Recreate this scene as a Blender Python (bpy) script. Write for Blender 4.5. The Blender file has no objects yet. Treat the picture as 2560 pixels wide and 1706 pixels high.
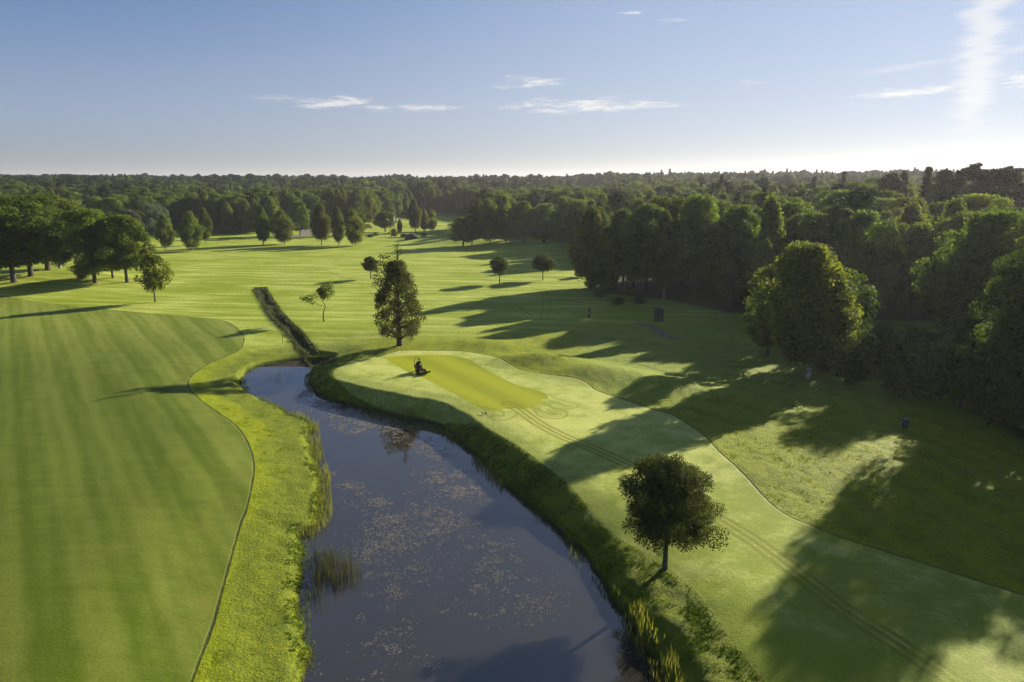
import bpy, math, random
import numpy as np
from mathutils import Vector, Matrix, Euler

# ------------------------------------------------------------------ camera, sky, sun, exposure
C = bpy.context.scene.collection
scene = bpy.context.scene
PITCH = math.radians(13.0)
CAMZ = 25.0
F = 2560 * 24.0 / 36.0
cam_d = bpy.data.cameras.new('camera'); cam = bpy.data.objects.new('camera', cam_d); C.objects.link(cam)
cam_d.lens = 24.0; cam_d.sensor_width = 36.0; cam_d.clip_start = 0.5; cam_d.clip_end = 12000
cam.location = (0, 0, CAMZ); cam.rotation_euler = (math.pi / 2 - PITCH, 0, 0)
scene.camera = cam
SUN_AZ = math.radians(47.5)      # to the right of the view direction (+Y)
SUN_EL = math.radians(20.5)
SUN_STR, SKY_STR, EXPO = 5.0, 0.05, 1.3
sd = bpy.data.lights.new('sun', 'SUN'); sun = bpy.data.objects.new('sun', sd); C.objects.link(sun)
sd.energy = SUN_STR; sd.angle = math.radians(0.6); sd.color = (1.0, 0.90, 0.74)
sdir = Vector((math.sin(SUN_AZ) * math.cos(SUN_EL), math.cos(SUN_AZ) * math.cos(SUN_EL), math.sin(SUN_EL)))
sun.rotation_euler = sdir.to_track_quat('Z', 'Y').to_euler(); sun.location = sdir * 300
scene.view_settings.view_transform = 'Standard'; scene.view_settings.look = 'None'
scene.view_settings.exposure = EXPO; scene.view_settings.gamma = 1.0
scene.cycles.max_bounces = 8; scene.cycles.diffuse_bounces = 3; scene.cycles.glossy_bounces = 3
scene.cycles.transmission_bounces = 4; scene.cycles.volume_bounces = 0
scene.cycles.sample_clamp_indirect = 6.0
scene.cycles.use_adaptive_sampling = True; scene.cycles.adaptive_threshold = 0.02


class NT:
    """small node-graph helper"""
    def __init__(s, nt): s.t = nt; nt.nodes.clear()
    def n(s, typ, ins=None, out=0, **props):
        nd = s.t.nodes.new(typ)
        for k, v in props.items(): setattr(nd, k, v)
        for k, v in (ins or {}).items(): s.put(nd.inputs[k], v)
        return nd.outputs[out] if len(nd.outputs) else None
    def put(s, sock, v):
        if isinstance(v, bpy.types.NodeSocket): s.t.links.new(v, sock)
        elif v is not None:
            if isinstance(v, (tuple, list)) and len(v) == 3 and sock.type == 'RGBA': v = (*v, 1)
            sock.default_value = v
    def m(s, op, a, b=None, c=None, clamp=False):
        nd = s.t.nodes.new('ShaderNodeMath'); nd.operation = op; nd.use_clamp = clamp
        for i, v in enumerate((a, b, c)):
            if v is not None: s.put(nd.inputs[i], v)
        return nd.outputs[0]
    def vm(s, op, a, b=None, out=0):
        nd = s.t.nodes.new('ShaderNodeVectorMath'); nd.operation = op
        s.put(nd.inputs[0], a)
        if b is not None: s.put(nd.inputs[1], b)
        return nd.outputs[out] if len(nd.outputs) else None
    def mix(s, f, a, b, blend='MIX'):
        nd = s.t.nodes.new('ShaderNodeMix'); nd.data_type = 'RGBA'; nd.blend_type = blend
        s.put(nd.inputs[0], f); s.put(nd.inputs[6], a); s.put(nd.inputs[7], b)
        return nd.outputs[2]
    def ss(s, v, lo, hi, a=0.0, b=1.0):
        nd = s.t.nodes.new('ShaderNodeMapRange'); nd.interpolation_type = 'SMOOTHSTEP'
        s.put(nd.inputs[0], v)
        for i, q in enumerate((lo, hi, a, b)): s.put(nd.inputs[i + 1], q)
        return nd.outputs[0]
    def noise(s, vec, scale, detail=3, rough=0.55, out=0, dim='3D', dist=0.0):
        return s.n('ShaderNodeTexNoise', {'Vector': vec, 'Scale': scale, 'Detail': detail, 'Roughness': rough, 'Distortion': dist}, out, noise_dimensions=dim)
    def attr(s, name): return s.n('ShaderNodeAttribute', None, 2, attribute_name=name)


def ray(px, py):
    u, v = (px - 1280) / F, (py - 853) / F
    return Vector((u, math.cos(PITCH) - math.sin(PITCH) * v, -math.sin(PITCH) - math.cos(PITCH) * v))
def azel(px, py):
    d = ray(px, py).normalized()
    return math.atan2(d.x, d.y), math.asin(d.z)

def build_world():
    w = bpy.data.worlds.new('World'); scene.world = w; w.use_nodes = True
    g = NT(w.node_tree)
    sky = g.n('ShaderNodeTexSky', None, 0, sky_type='NISHITA', sun_disc=False, sun_elevation=SUN_EL, sun_rotation=SUN_AZ,
              altitude=60.0, air_density=1.0, dust_density=0.04, ozone_density=2.0)
    d = g.n('ShaderNodeTexCoord', None, 0)
    nd = g.t.nodes.new('ShaderNodeSeparateXYZ'); g.put(nd.inputs[0], d)
    az = g.m('ARCTAN2', nd.outputs[0], nd.outputs[1]); el = g.m('ARCSINE', nd.outputs[2])
    cv = g.t.nodes.new('ShaderNodeCombineXYZ'); g.put(cv.inputs[0], az); g.put(cv.inputs[1], g.m('MULTIPLY', el, 7.5))
    n1 = g.noise(cv.outputs[0], 16.0, 7, 0.66, dist=0.6)
    n2 = g.noise(cv.outputs[0], 70.0, 5, 0.65)
    nn = g.m('ADD', g.m('MULTIPLY', n1, 0.7), g.m('MULTIPLY', n2, 0.3))
    # thin low stratus streaks, each an elongated patch of sky (azimuth, elevation, half sizes)
    tot = None
    for px, py, wx, wy, st in [(820, 256, 120, 14, 1.0), (1010, 268, 130, 9, .8), (1460, 264, 175, 17, 1.0), (1660, 267, 90, 8, .5), (1330, 204, 85, 13, .8),
                               (1255, 220, 40, 6, .3), (2290, 230, 120, 12, .95), (2170, 238, 50, 9, .55), (2420, 236, 60, 12, .55), (2560, 200, 50, 22, .75), (1895, 206, 90, 8, .4),
                               (320, 214, 70, 8, .3), (1580, 36, 35, 7, .5), (1690, 50, 70, 9, .35), (2230, 258, 90, 8, .4), (2480, 190, 70, 8, .4), (2320,208,60,8,.35)]:
        a0, e0 = azel(px, py); a1, _ = azel(px + wx, py); _, e1 = azel(px, py - wy)
        qa = g.m('DIVIDE', g.m('SUBTRACT', az, a0), abs(a1 - a0)); qe = g.m('DIVIDE', g.m('SUBTRACT', el, e0), abs(e1 - e0))
        r2 = g.m('ADD', g.m('MULTIPLY', qa, qa), g.m('MULTIPLY', qe, qe))
        k = g.m('MULTIPLY', g.m('POWER', 2.718, g.m('MULTIPLY', r2, -0.75)), st)
        tot = k if tot is None else g.m('MAXIMUM', tot, k)
    cl = g.ss(g.m('ADD', g.m('MULTIPLY', tot, 0.62), g.m('MULTIPLY', g.m('SUBTRACT', nn, .5), 2.6)), 0.18, 0.85)
    cl = g.m('MULTIPLY', cl, g.ss(tot, 0.03, 0.3))
    # old broken contrail standing up on the right, and a thin fresh one crossing it
    aT, eT = azel(2455, 0); aB, eB = azel(2455, 380); aW, _ = azel(2505, 100); aC, _ = azel(2455, 100)
    wob = g.m('MULTIPLY', g.m('SUBTRACT', g.noise(cv.outputs[0], 9.0, 4, 0.65), 0.5), 0.055)
    dx = g.m('DIVIDE', g.m('SUBTRACT', g.m('ADD', az, wob), aC), abs(aW - aC) * 1.25)
    body = g.m('POWER', 2.718, g.m('MULTIPLY', g.m('MULTIPLY', dx, dx), -1.2))
    body = g.m('MULTIPLY', body, g.ss(el, eB - 0.01, eB + 0.08, 0.0, 1.0))
    con = g.m('MULTIPLY', g.ss(g.m('ADD', body, g.m('MULTIPLY', g.m('SUBTRACT', nn, 0.5), 1.1)), 0.05, 1.05), 0.62)
    a0, e0 = azel(2160, 188); a1, e1 = azel(2560, 122)
    sl = (e1 - e0) / (a1 - a0)
    dl = g.m('SUBTRACT', el, g.m('ADD', g.m('MULTIPLY', g.m('SUBTRACT', az, a0), sl * 0.9), e0 + 0.002))
    ln = g.m('MULTIPLY', g.m('POWER', 2.718, g.m('MULTIPLY', g.m('MULTIPLY', dl, dl), -1.0 / (0.0035 ** 2))), g.ss(az, a0 - 0.03, a0 + 0.06))
    ln = g.m('MULTIPLY', ln, g.ss(nn, 0.35, 0.6, 0.1, 0.45))
    allc = g.m('MAXIMUM', g.m('MAXIMUM', cl, con), ln)
    allc = g.m('MULTIPLY', allc, g.ss(el, 0.0, 0.03))
    # whole-sky tint: a faintly milky early-autumn sky
    sky = g.n('ShaderNodeGamma', {'Color': sky, 'Gamma': 0.78})
    tint = g.mix(g.ss(el, 0.0, 0.36), (.71, .73, .96), (1.32, 1.23, 1.32))
    warm = g.mix(1.0, sky, tint, 'MULTIPLY')
    mid = g.m('MULTIPLY', g.ss(el, 0.0, 0.09), g.ss(el, 0.10, 0.27, 1.0, 0.0))
    warm = g.mix(g.m('MULTIPLY', mid, .22), warm, (6.0, 6.15, 6.7))
    deep = g.m('MULTIPLY', g.ss(az, -.75, .25, 1.0, 0.0), g.ss(el, -.02, 0.30, .25, 1.0))   # clearer, deeper air on the side away from the sun
    warm = g.mix(1.0, warm, g.mix(deep, (1, 1, 1), (.45, .66, .92)), 'MULTIPLY')
    colr = g.mix(g.m('MULTIPLY', allc, 0.9), warm, (7.6, 7.4, 7.1))
    bg = g.n('ShaderNodeBackground', {'Color': colr, 'Strength': SKY_STR})
    g.n('ShaderNodeOutputWorld', {'Surface': bg})
build_world()

# ------------------------------------------------------------------ helpers
def tag(o, label=None, cat=None, group=None, kind=None):
    if label: o['label'] = label
    if cat: o['category'] = cat
    if group: o['group'] = group
    if kind: o['kind'] = kind
    return o
def link(name, data, parent=None, loc=None):
    o = bpy.data.objects.new(name, data); C.objects.link(o)
    if parent: o.parent = parent
    if loc is not None: o.location = loc
    return o
def empty(name, loc=(0, 0, 0), rz=0.0):
    o = link(name, None, None, loc); o.rotation_euler = (0, 0, rz); o.empty_display_size = 0.3
    return o

def npmesh(name, V, Fq, mats, attrs=None, smooth=False, midx=None):
    """V (n,3), Fq (m,k) all same size k"""
    me = bpy.data.meshes.new(name)
    V = np.ascontiguousarray(V, dtype=np.float32); Fq = np.ascontiguousarray(Fq, dtype=np.int32)
    m, k = Fq.shape
    me.vertices.add(len(V)); me.vertices.foreach_set('co', V.ravel())
    me.loops.add(m * k); me.loops.foreach_set('vertex_index', Fq.ravel())
    me.polygons.add(m); me.polygons.foreach_set('loop_start', np.arange(0, m * k, k, dtype=np.int32))
    me.polygons.foreach_set('loop_total', np.full(m, k, dtype=np.int32))
    if midx is not None: me.polygons.foreach_set('material_index', np.ascontiguousarray(midx, dtype=np.int32))
    me.update(calc_edges=True)
    if smooth: me.polygons.foreach_set('use_smooth', np.ones(m, dtype=bool))
    for an, (dom, arr) in (attrs or {}).items():
        a = me.attributes.new(an, 'FLOAT', dom); a.data.foreach_set('value', np.ascontiguousarray(arr, dtype=np.float32))
    for mt in (mats if isinstance(mats, (list, tuple)) else [mats]): me.materials.append(mt)
    return me

class MB:
    """collect boxes / tubes / lathes into one mesh"""
    def __init__(s): s.v = []; s.f = []; s.mi = []; s.m = 0
    def add(s, V, Fs):
        o = len(s.v); s.v += [tuple(p) for p in V]
        for f in Fs: s.f.append(tuple(i + o for i in f)); s.mi.append(s.m)
        return s
    def box(s, c, sz, rot=None, taper=1.0):
        x, y, z = sz[0] / 2, sz[1] / 2, sz[2] / 2
        P = [Vector((i * x * (taper if k > 0 else 1), j * y * (taper if k > 0 else 1), k * z)) for k in (-1, 1) for j in (-1, 1) for i in (-1, 1)]
        if rot: R = Euler(rot).to_matrix(); P = [R @ p for p in P]
        P = [p + Vector(c) for p in P]
        return s.add(P, [(0, 2, 3, 1), (4, 5, 7, 6), (0, 1, 5, 4), (2, 6, 7, 3), (0, 4, 6, 2), (1, 3, 7, 5)])
    def tube(s, pts, r, n=6, cap=True):
        pts = [Vector(p) for p in pts]; rs = r if isinstance(r, (list, tuple)) else [r] * len(pts)
        V = []; up = Vector((0, 0, 1))
        for i, p in enumerate(pts):
            d = (pts[min(i + 1, len(pts) - 1)] - pts[max(i - 1, 0)])
            d = d.normalized() if d.length > 1e-6 else up
            a = d.cross(Vector((0.31, 0.77, 0.11)) if abs(d.z) > 0.5 else up).normalized(); b = d.cross(a).normalized()
            for k in range(n):
                t = 2 * math.pi * k / n; V.append(p + (a * math.cos(t) + b * math.sin(t)) * rs[i])
        Fs = [(i * n + k, i * n + (k + 1) % n, (i + 1) * n + (k + 1) % n, (i + 1) * n + k) for i in range(len(pts) - 1) for k in range(n)]
        if cap: Fs += [tuple(range(n))[::-1], tuple((len(pts) - 1) * n + k for k in range(n))]
        return s.add(V, Fs)
    def lathe(s, prof, c=(0, 0, 0), n=16, axis='z'):
        V = []
        for r, z in prof:
            for k in range(n):
                t = 2 * math.pi * k / n; a, b = r * math.cos(t), r * math.sin(t)
                V.append(Vector(c) + (Vector((a, b, z)) if axis == 'z' else Vector((z, a, b)) if axis == 'x' else Vector((a, z, b))))
        Fs = [(i * n + k, i * n + (k + 1) % n, (i + 1) * n + (k + 1) % n, (i + 1) * n + k) for i in range(len(prof) - 1) for k in range(n)]
        Fs += [tuple(range(n))[::-1], tuple((len(prof) - 1) * n + k for k in range(n))]
        return s.add(V, Fs)
    def build(s, name, mats, parent=None, smooth=False, bevel=0.0):
        me = bpy.data.meshes.new(name); me.from_pydata(s.v, [], s.f)
        for m in (mats if isinstance(mats, (list, tuple)) else [mats]): me.materials.append(m)
        me.polygons.foreach_set('material_index', s.mi)
        if smooth: me.polygons.foreach_set('use_smooth', [True] * len(s.f))
        me.update(); o = link(name, me, parent)
        if bevel:
            b = o.modifiers.new('bevel', 'BEVEL'); b.width = bevel; b.segments = 2
        return o

def hash2(ix, iy, seed):
    h = (ix.astype(np.int64) * 374761393 + iy.astype(np.int64) * 668265263 + seed * 69069) & 0xffffffff
    h = ((h ^ (h >> 13)) * 1274126177) & 0xffffffff
    return ((h ^ (h >> 16)) & 0xffffff) / float(0xffffff)
def vn(x, y, seed=1):
    x = np.asarray(x, float); y = np.asarray(y, float)
    ix = np.floor(x); iy = np.floor(y); fx = x - ix; fy = y - iy
    fx = fx * fx * (3 - 2 * fx); fy = fy * fy * (3 - 2 * fy)
    a = hash2(ix, iy, seed); b = hash2(ix + 1, iy, seed); c = hash2(ix, iy + 1, seed); d = hash2(ix + 1, iy + 1, seed)
    return (a + (b - a) * fx) * (1 - fy) + (c + (d - c) * fx) * fy
def sst(v, lo, hi):
    t = np.clip((np.asarray(v, float) - lo) / (hi - lo), 0, 1); return t * t * (3 - 2 * t)

def catmull(P, n=4):
    P = np.array(P, float); out = []
    for i in range(len(P) - 1):
        p0 = P[max(i - 1, 0)]; p1 = P[i]; p2 = P[i + 1]; p3 = P[min(i + 2, len(P) - 1)]
        for k in range(n):
            t = k / n
            out.append(0.5 * (2 * p1 + (p2 - p0) * t + (2 * p0 - 5 * p1 + 4 * p2 - p3) * t * t + (3 * p1 - p0 - 3 * p2 + p3) * t ** 3))
    out.append(P[-1]); return np.array(out)
def sd_line(X, Y, P, cap=60.0):
    """signed distance to an open polyline, positive on its right-hand side"""
    X = np.asarray(X, float); Y = np.asarray(Y, float); shp = X.shape; x = X.ravel(); y = Y.ravel()
    out = np.full(x.shape, cap)
    best = np.full(x.shape, 1e18); sg = np.ones(x.shape)
    bb = (x > P[:, 0].min() - cap) & (x < P[:, 0].max() + cap) & (y > P[:, 1].min() - cap) & (y < P[:, 1].max() + cap)
    xi = x[bb]; yi = y[bb]; b = best[bb]; s = sg[bb]
    for i in range(len(P) - 1):
        ax, ay = P[i]; dx, dy = P[i + 1] - P[i]; L = dx * dx + dy * dy
        if L < 1e-9: continue
        t = np.clip(((xi - ax) * dx + (yi - ay) * dy) / L, 0, 1)
        ex = xi - ax - t * dx; ey = yi - ay - t * dy; d = ex * ex + ey * ey
        m = d < b; b[m] = d[m]
        cr = dx * (yi - ay) - dy * (xi - ax); s[m] = np.where(cr[m] > 0, -1.0, 1.0)
    out[bb] = np.clip(np.sqrt(b) * s, -cap, cap)
    return out.reshape(shp)
def sd_poly(X, Y, P, cap=60.0):
    """signed distance to a closed polygon, positive inside"""
    Pc = np.vstack([P, P[:1]]); d = np.abs(sd_line(X, Y, Pc, cap)); x = np.asarray(X, float); y = np.asarray(Y, float)
    ins = np.zeros(x.shape, bool)
    m = (x > P[:, 0].min()) & (x < P[:, 0].max()) & (y > P[:, 1].min()) & (y < P[:, 1].max())
    xm = x[m]; ym = y[m]; im = np.zeros(xm.shape, bool)
    for i in range(len(P)):
        x1, y1 = Pc[i]; x2, y2 = Pc[i + 1]
        if y1 == y2: continue
        c = ((y1 > ym) != (y2 > ym)) & (xm < (x2 - x1) * (ym - y1) / (y2 - y1) + x1); im ^= c
    ins[m] = im
    return np.where(ins, d, -d)

def flat(px, py, z=0.0):
    d = ray(px, py); t = (CAMZ - z) / -d.z
    return (d.x * t, d.y * t)

# ------------------------------------------------------------------ terrain
WL = -2.1
left_shore = [(762, 1690), (757, 1600), (757, 1500), (756, 1400), (757, 1345), (775, 1330), (803, 1300), (803, 1240), (800, 1180), (787, 1150), (781, 1109), (776, 1062), (740, 1046), (713, 1034),
              (697, 1020), (665, 1005), (628, 985), (606, 963), (610, 943), (622, 927), (650, 914), (696, 904), (739, 896), (791, 891), (825, 893)]
right_shore = [(832, 897), (818, 905), (801, 914), (786, 926), (772, 944), (770, 957), (778, 971), (797, 987), (832, 1001), (873, 1013), (941, 1030), (994, 1040), (1034, 1048), (1075, 1058),
               (1116, 1079), (1157, 1109), (1184, 1136), (1219, 1172), (1252, 1204), (1285, 1232), (1330, 1268), (1373, 1306), (1412, 1342), (1446, 1378), (1487, 1432), (1530, 1498), (1560, 1535), (1596, 1606),
               (1634, 1645), (1656, 1706)]
LS = np.array([flat(a, b, WL) for a, b in left_shore]); RS = np.array([flat(a, b, WL) for a, b in right_shore])
LS = catmull(np.vstack([[(-8.5, -30), (-10.5, 15)], LS]), 3); RS = catmull(np.vstack([RS, [(8.5, 22), (9.5, -30)]]), 3)
POND = np.vstack([LS, RS])
DITCH = catmull([flat(a, b, -.3) for a, b in [(654, 726), (658, 737), (672, 760), (688, 785), (708, 808), (735, 832), (765, 855), (800, 875), (832, 892)]], 4)

def wl(pts, z=0.0, n=4): return catmull([flat(a, b, z) for a, b in pts], n)
fair = wl([(-260, 700), (0, 743), (109, 760), (245, 774), (381, 785), (517, 796), (568, 805), (596, 824), (608, 838), (608, 849), (598, 862), (566, 876), (525, 892), (490, 914), (473, 930), (468, 944), (472, 960), (490, 979),
           (517, 1001), (560, 1028), (590, 1053), (609, 1075), (623, 1102), (631, 1129), (631, 1166), (615, 1240), (596, 1284), (577, 1349), (555, 1425), (528, 1523), (495, 1610), (460, 1706), (380, 1950)])
rline_px = [(935, 889), (1006, 877), (1077, 878), (1145, 880), (1208, 889), (1251, 906), (1280, 920), (1321, 934), (1389, 946), (1432, 952), (1465, 961), (1487, 975), (1517, 986), (1579, 1005), (1625, 1021), (1661, 1030), (1700, 1047),
            (1760, 1092), (1790, 1128), (1809, 1148), (1855, 1190), (1888, 1222), (1904, 1239), (1942, 1274), (1983, 1299), (2024, 1315), (2065, 1334), (2120, 1353), (2230, 1387), (2339, 1420), (2560, 1490), (2800, 1570)]
rline = wl(rline_px)
edge_px = [(1980, 1800), (1928, 1706), (1862, 1623), (1816, 1566), (1789, 1525), (1751, 1476), (1705, 1432), (1672, 1404), (1620, 1372), (1560, 1330), (1501, 1286), (1436, 1220), (1360, 1160), (1280, 1103), (1184, 1054), (1102, 1024), (1050, 1013),
           (968, 994), (886, 970), (846, 951), (832, 935), (848, 918), (885, 902)]
short = np.vstack([rline, wl([(2900, 1700), (2400, 2100)]), wl(edge_px)])
SHORT = short
MOUNDS = []   # x, y, rx, ry, angle, height
def mound(px, py, rx, ry, ang, h):
    x, y = flat(px, py); MOUNDS.append((x, y, rx, ry, math.radians(ang), h))
mound(1345, 906, 6.5, 3.0, -10, 1.05); mound(1215, 866, 5.5, 3.4, -6, .75); mound(1500, 938, 6.5, 3.2, -8, 1.15); mound(1400, 912, 5.0, 3.0, -8, .35); mound(1665, 968, 6.5, 3.4, -20, 0.95)
mound(70, 705, 22, 9, 0, 1.6); mound(230, 700, 14, 7, -8, 1.0); mound(110, 722, 8, 3.5, -6, 0.7); mound(180, 728, 4, 2.4, 0, .5)
mound(1085, 603, 14, 7, 0, 1.6); mound(1140, 612, 10, 5, 0, 1.2); mound(1230, 612, 16, 8, 0, 2.0); mound(1390, 622, 16, 7, 0, 2.2); mound(1500, 640, 14, 7, 0, 2.0)
mound(1475, 775, 7, 4, -10, .5); mound(1010, 566, 40, 14, 0, 1.6); mound(1380, 760, 8, 5, -10, .6)
mound(2110, 1150, 9, 5, -30, .6); mound(1930, 1180, 7, 4, -30, .35); mound(2250, 1120, 8, 5, -20, .5)

def Hland(x, y):
    x = np.asarray(x, float); y = np.asarray(y, float); D = np.hypot(x, y)
    h = 0.22 * (vn(x / 27 + 3, y / 27, 5) - .5) + 0.9 * (vn(x / 95, y / 95, 9) - .5) * sst(D, 110, 220)
    h += 0.10 * (vn(x / 11, y / 11, 15) - .5)
    az = np.arctan2(x, np.maximum(y, 1))
    h += 12 * sst(D, 380, 950) + 8 * sst(D, 900, 2600) + (9 + 6 * (vn(az * 5, 0 * az, 31) - .5)) * sst(D, 1500, 3000) * sst(-az, .10, .5)
    fd = (x - 40) * .7 + (y - 120) * .45
    h += 5 * sst(fd, 0, 130) * sst(x - .05 * y, 20, 85)
    for mx, my, rx, ry, an, hh in MOUNDS:
        c, s = math.cos(an), math.sin(an); a = ((x - mx) * c + (y - my) * s) / rx; b = (-(x - mx) * s + (y - my) * c) / ry
        h += hh * np.exp(-(a * a + b * b))
    return h
def Hfull(x, y, extra=False):
    x = np.asarray(x, float); y = np.asarray(y, float)
    h = Hland(x, y)
    near = (x > -60) & (x < 30) & (y > -60) & (y < 125)
    ds = np.full(x.shape, 60.0); 
    if near.any():
        xs, ys = x[near], y[near]
        d = -sd_poly(xs, ys, POND, 40.0)
        d = d + .35 * (vn(xs / 1.3, ys / 1.3, 77) - .5) + .5 * (vn(xs / 3.1, ys / 3.1, 78) - .5)
        dl = np.abs(sd_line(xs, ys, LS, 60.0)); dr = np.abs(sd_line(xs, ys, RS, 60.0))
        side = sst(dl - dr, -2, 4)           # 1 on the right-hand bank
        hl = h[near]
        left = WL + (hl - WL) * (0.26 * sst(d, -.1, 1.1) + .74 * sst(d, -1, 14))
        wdt = np.clip(d - np.minimum(sd_poly(xs, ys, SHORT, 30.0), 0), 2.0, 5.2)
        steep = .25 * sst(d, -.1, .5) + .75 * sst(d / wdt, 0, 1.08); gentle = .24 * sst(d, -.1, .5) + .36 * sst(d, 0, 2.4) + .40 * sst(d, .5, 8)
        nk = sst(ys, 46, 56); right = WL + (hl - WL) * (steep * nk + gentle * (1 - nk))
        land = left * (1 - side) + right * side
        bed = WL - .12 - np.clip(-d, 0, 4) * .35
        hl = np.where(d > 0, land, bed); h[near] = hl; ds[near] = d
    m = (x > -60) & (x < -15) & (y > 80) & (y < 180)
    dd = np.full(x.shape, 60.0)
    if m.any():
        q = sd_line(x[m], y[m], DITCH, 40.0); dd[m] = q
        t = sst(y[m], 92, 130)
        h[m] -= (.95 - .30 * t) * sst(166 - y[m], 0, 9) * (.7 + .6 * vn(x[m] / 2.5, y[m] / 2.5, 66)) * np.exp(-((q + 1.5 * (vn(x[m] / 5, y[m] / 5, 67) - .5)) / (1.1 - .35 * t)) ** 2) * sst(y[m], 96, 101)
    return (h, ds, dd) if extra else h
def at(px, py):
    d = ray(px, py); z = 0.0
    for _ in range(30):
        t = (CAMZ - z) / -d.z; zn = float(Hfull(np.array([d.x * t]), np.array([d.y * t]))[0]); z += (zn - z) * .6
    t = (CAMZ - z) / -d.z
    return Vector((d.x * t, d.y * t, z))
def gz(x, y): return float(Hfull(np.array([float(x)]), np.array([float(y)]))[0])
def far_xy(px, D): return (D * (px - 1280) / F / (math.cos(PITCH) + .23 * math.sin(PITCH)), D)
def ztop(py, y):
    v = (py - 853) / F; return CAMZ + y * (-math.sin(PITCH) - math.cos(PITCH) * v) / (math.cos(PITCH) - math.sin(PITCH) * v)

mown = wl([(957, 893), (1060, 888), (1150, 893), (1208, 922), (1284, 961), (1353, 980), (1371, 996), (1352, 1000), (1360, 1008), (1338, 1014), (1334, 1022), (1318, 1020), (1305, 1025), (1280, 1021), (1240, 1026), (1200, 1020), (1077, 955), (1022, 933)], 0, 3)
def zl(P): return wl([(1180 + a / 7.84, 940 + b / 7.84) for a, b in P])
loops = [zl([(100, 590), (240, 660), (285, 760), (350, 830), (500, 862), (680, 860), (820, 810), (868, 745), (840, 690), (700, 640)]),
         zl([(1200, 650), (1260, 740), (1350, 800), (1500, 835), (1700, 835), (1830, 800), (1868, 745), (1800, 690), (1600, 640), (1400, 560)]),
         zl([(1480, 560), (1650, 630), (1850, 652), (2030, 625), (2082, 585), (2000, 540), (1700, 460), (1450, 360)]),
         zl([(270, 620), (420, 700), (410, 770), (385, 820)]), zl([(500, 660), (600, 700), (625, 750), (590, 785), (520, 780)]), zl([(1270, 630), (1440, 720), (1600, 768), (1640, 745), (1500, 680)]),
         zl([(1500, 480), (1650, 550), (1850, 585), (1750, 545), (1600, 500)]),
         wl([(1389, 825), (1440, 845), (1500, 868), (1576, 901), (1640, 925)]), wl([(1400, 820), (1452, 840), (1512, 863), (1590, 897)]),
         wl([(1315, 712), (1345, 726), (1356, 741), (1358, 770), (1350, 800)]), wl([(1325, 708), (1360, 724), (1372, 745), (1375, 780), (1365, 800)]),
         wl([(1960, 1110), (2010, 1150), (2050, 1190), (2110, 1230)]), wl([(2055, 1180), (2130, 1240), (2220, 1300)]), wl([(1940, 1150), (2000, 1210), (2030, 1250)])]
triple = wl([(1270, 1010), (1295, 1023), (1346, 1059), (1410, 1092), (1480, 1121), (1590, 1172), (1700, 1238), (1782, 1290), (1888, 1358), (2024, 1460), (2110, 1526), (2240, 1610), (2400, 1720)])
lines_far = [wl([(540, 655), (640, 660), (749, 668), (809, 679), (836, 688), (858, 698)]), wl([(1062, 717), (1143, 722), (1238, 743), (1280, 760), (1330, 790)]),
             wl([(480, 634), (560, 640), (620, 655), (640, 660)]), wl([(858, 698), (930, 706), (1000, 712), (1062, 717)]), wl([(1560, 900), (1700, 940), (1830, 965), (1950, 1000), (2060, 1050), (2200, 1110), (2350, 1170)])]

def grow(a, step, end, k):
    out = []; v = a
    while v < end: v += step; step *= k; out.append(v)
    return out
XS = np.array([-v for v in grow(60, .27, 5200, 1.06)][::-1] + list(np.arange(-60, 60.01, .25)) + grow(60, .27, 5200, 1.06))
YS = np.array([-v for v in grow(-22, 1.0, 1500, 1.12)][::-1] + list(np.arange(22.5, 70, .2)) + list(np.arange(70, 150, .3)) + grow(150, .32, 5600, 1.0125))

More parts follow.
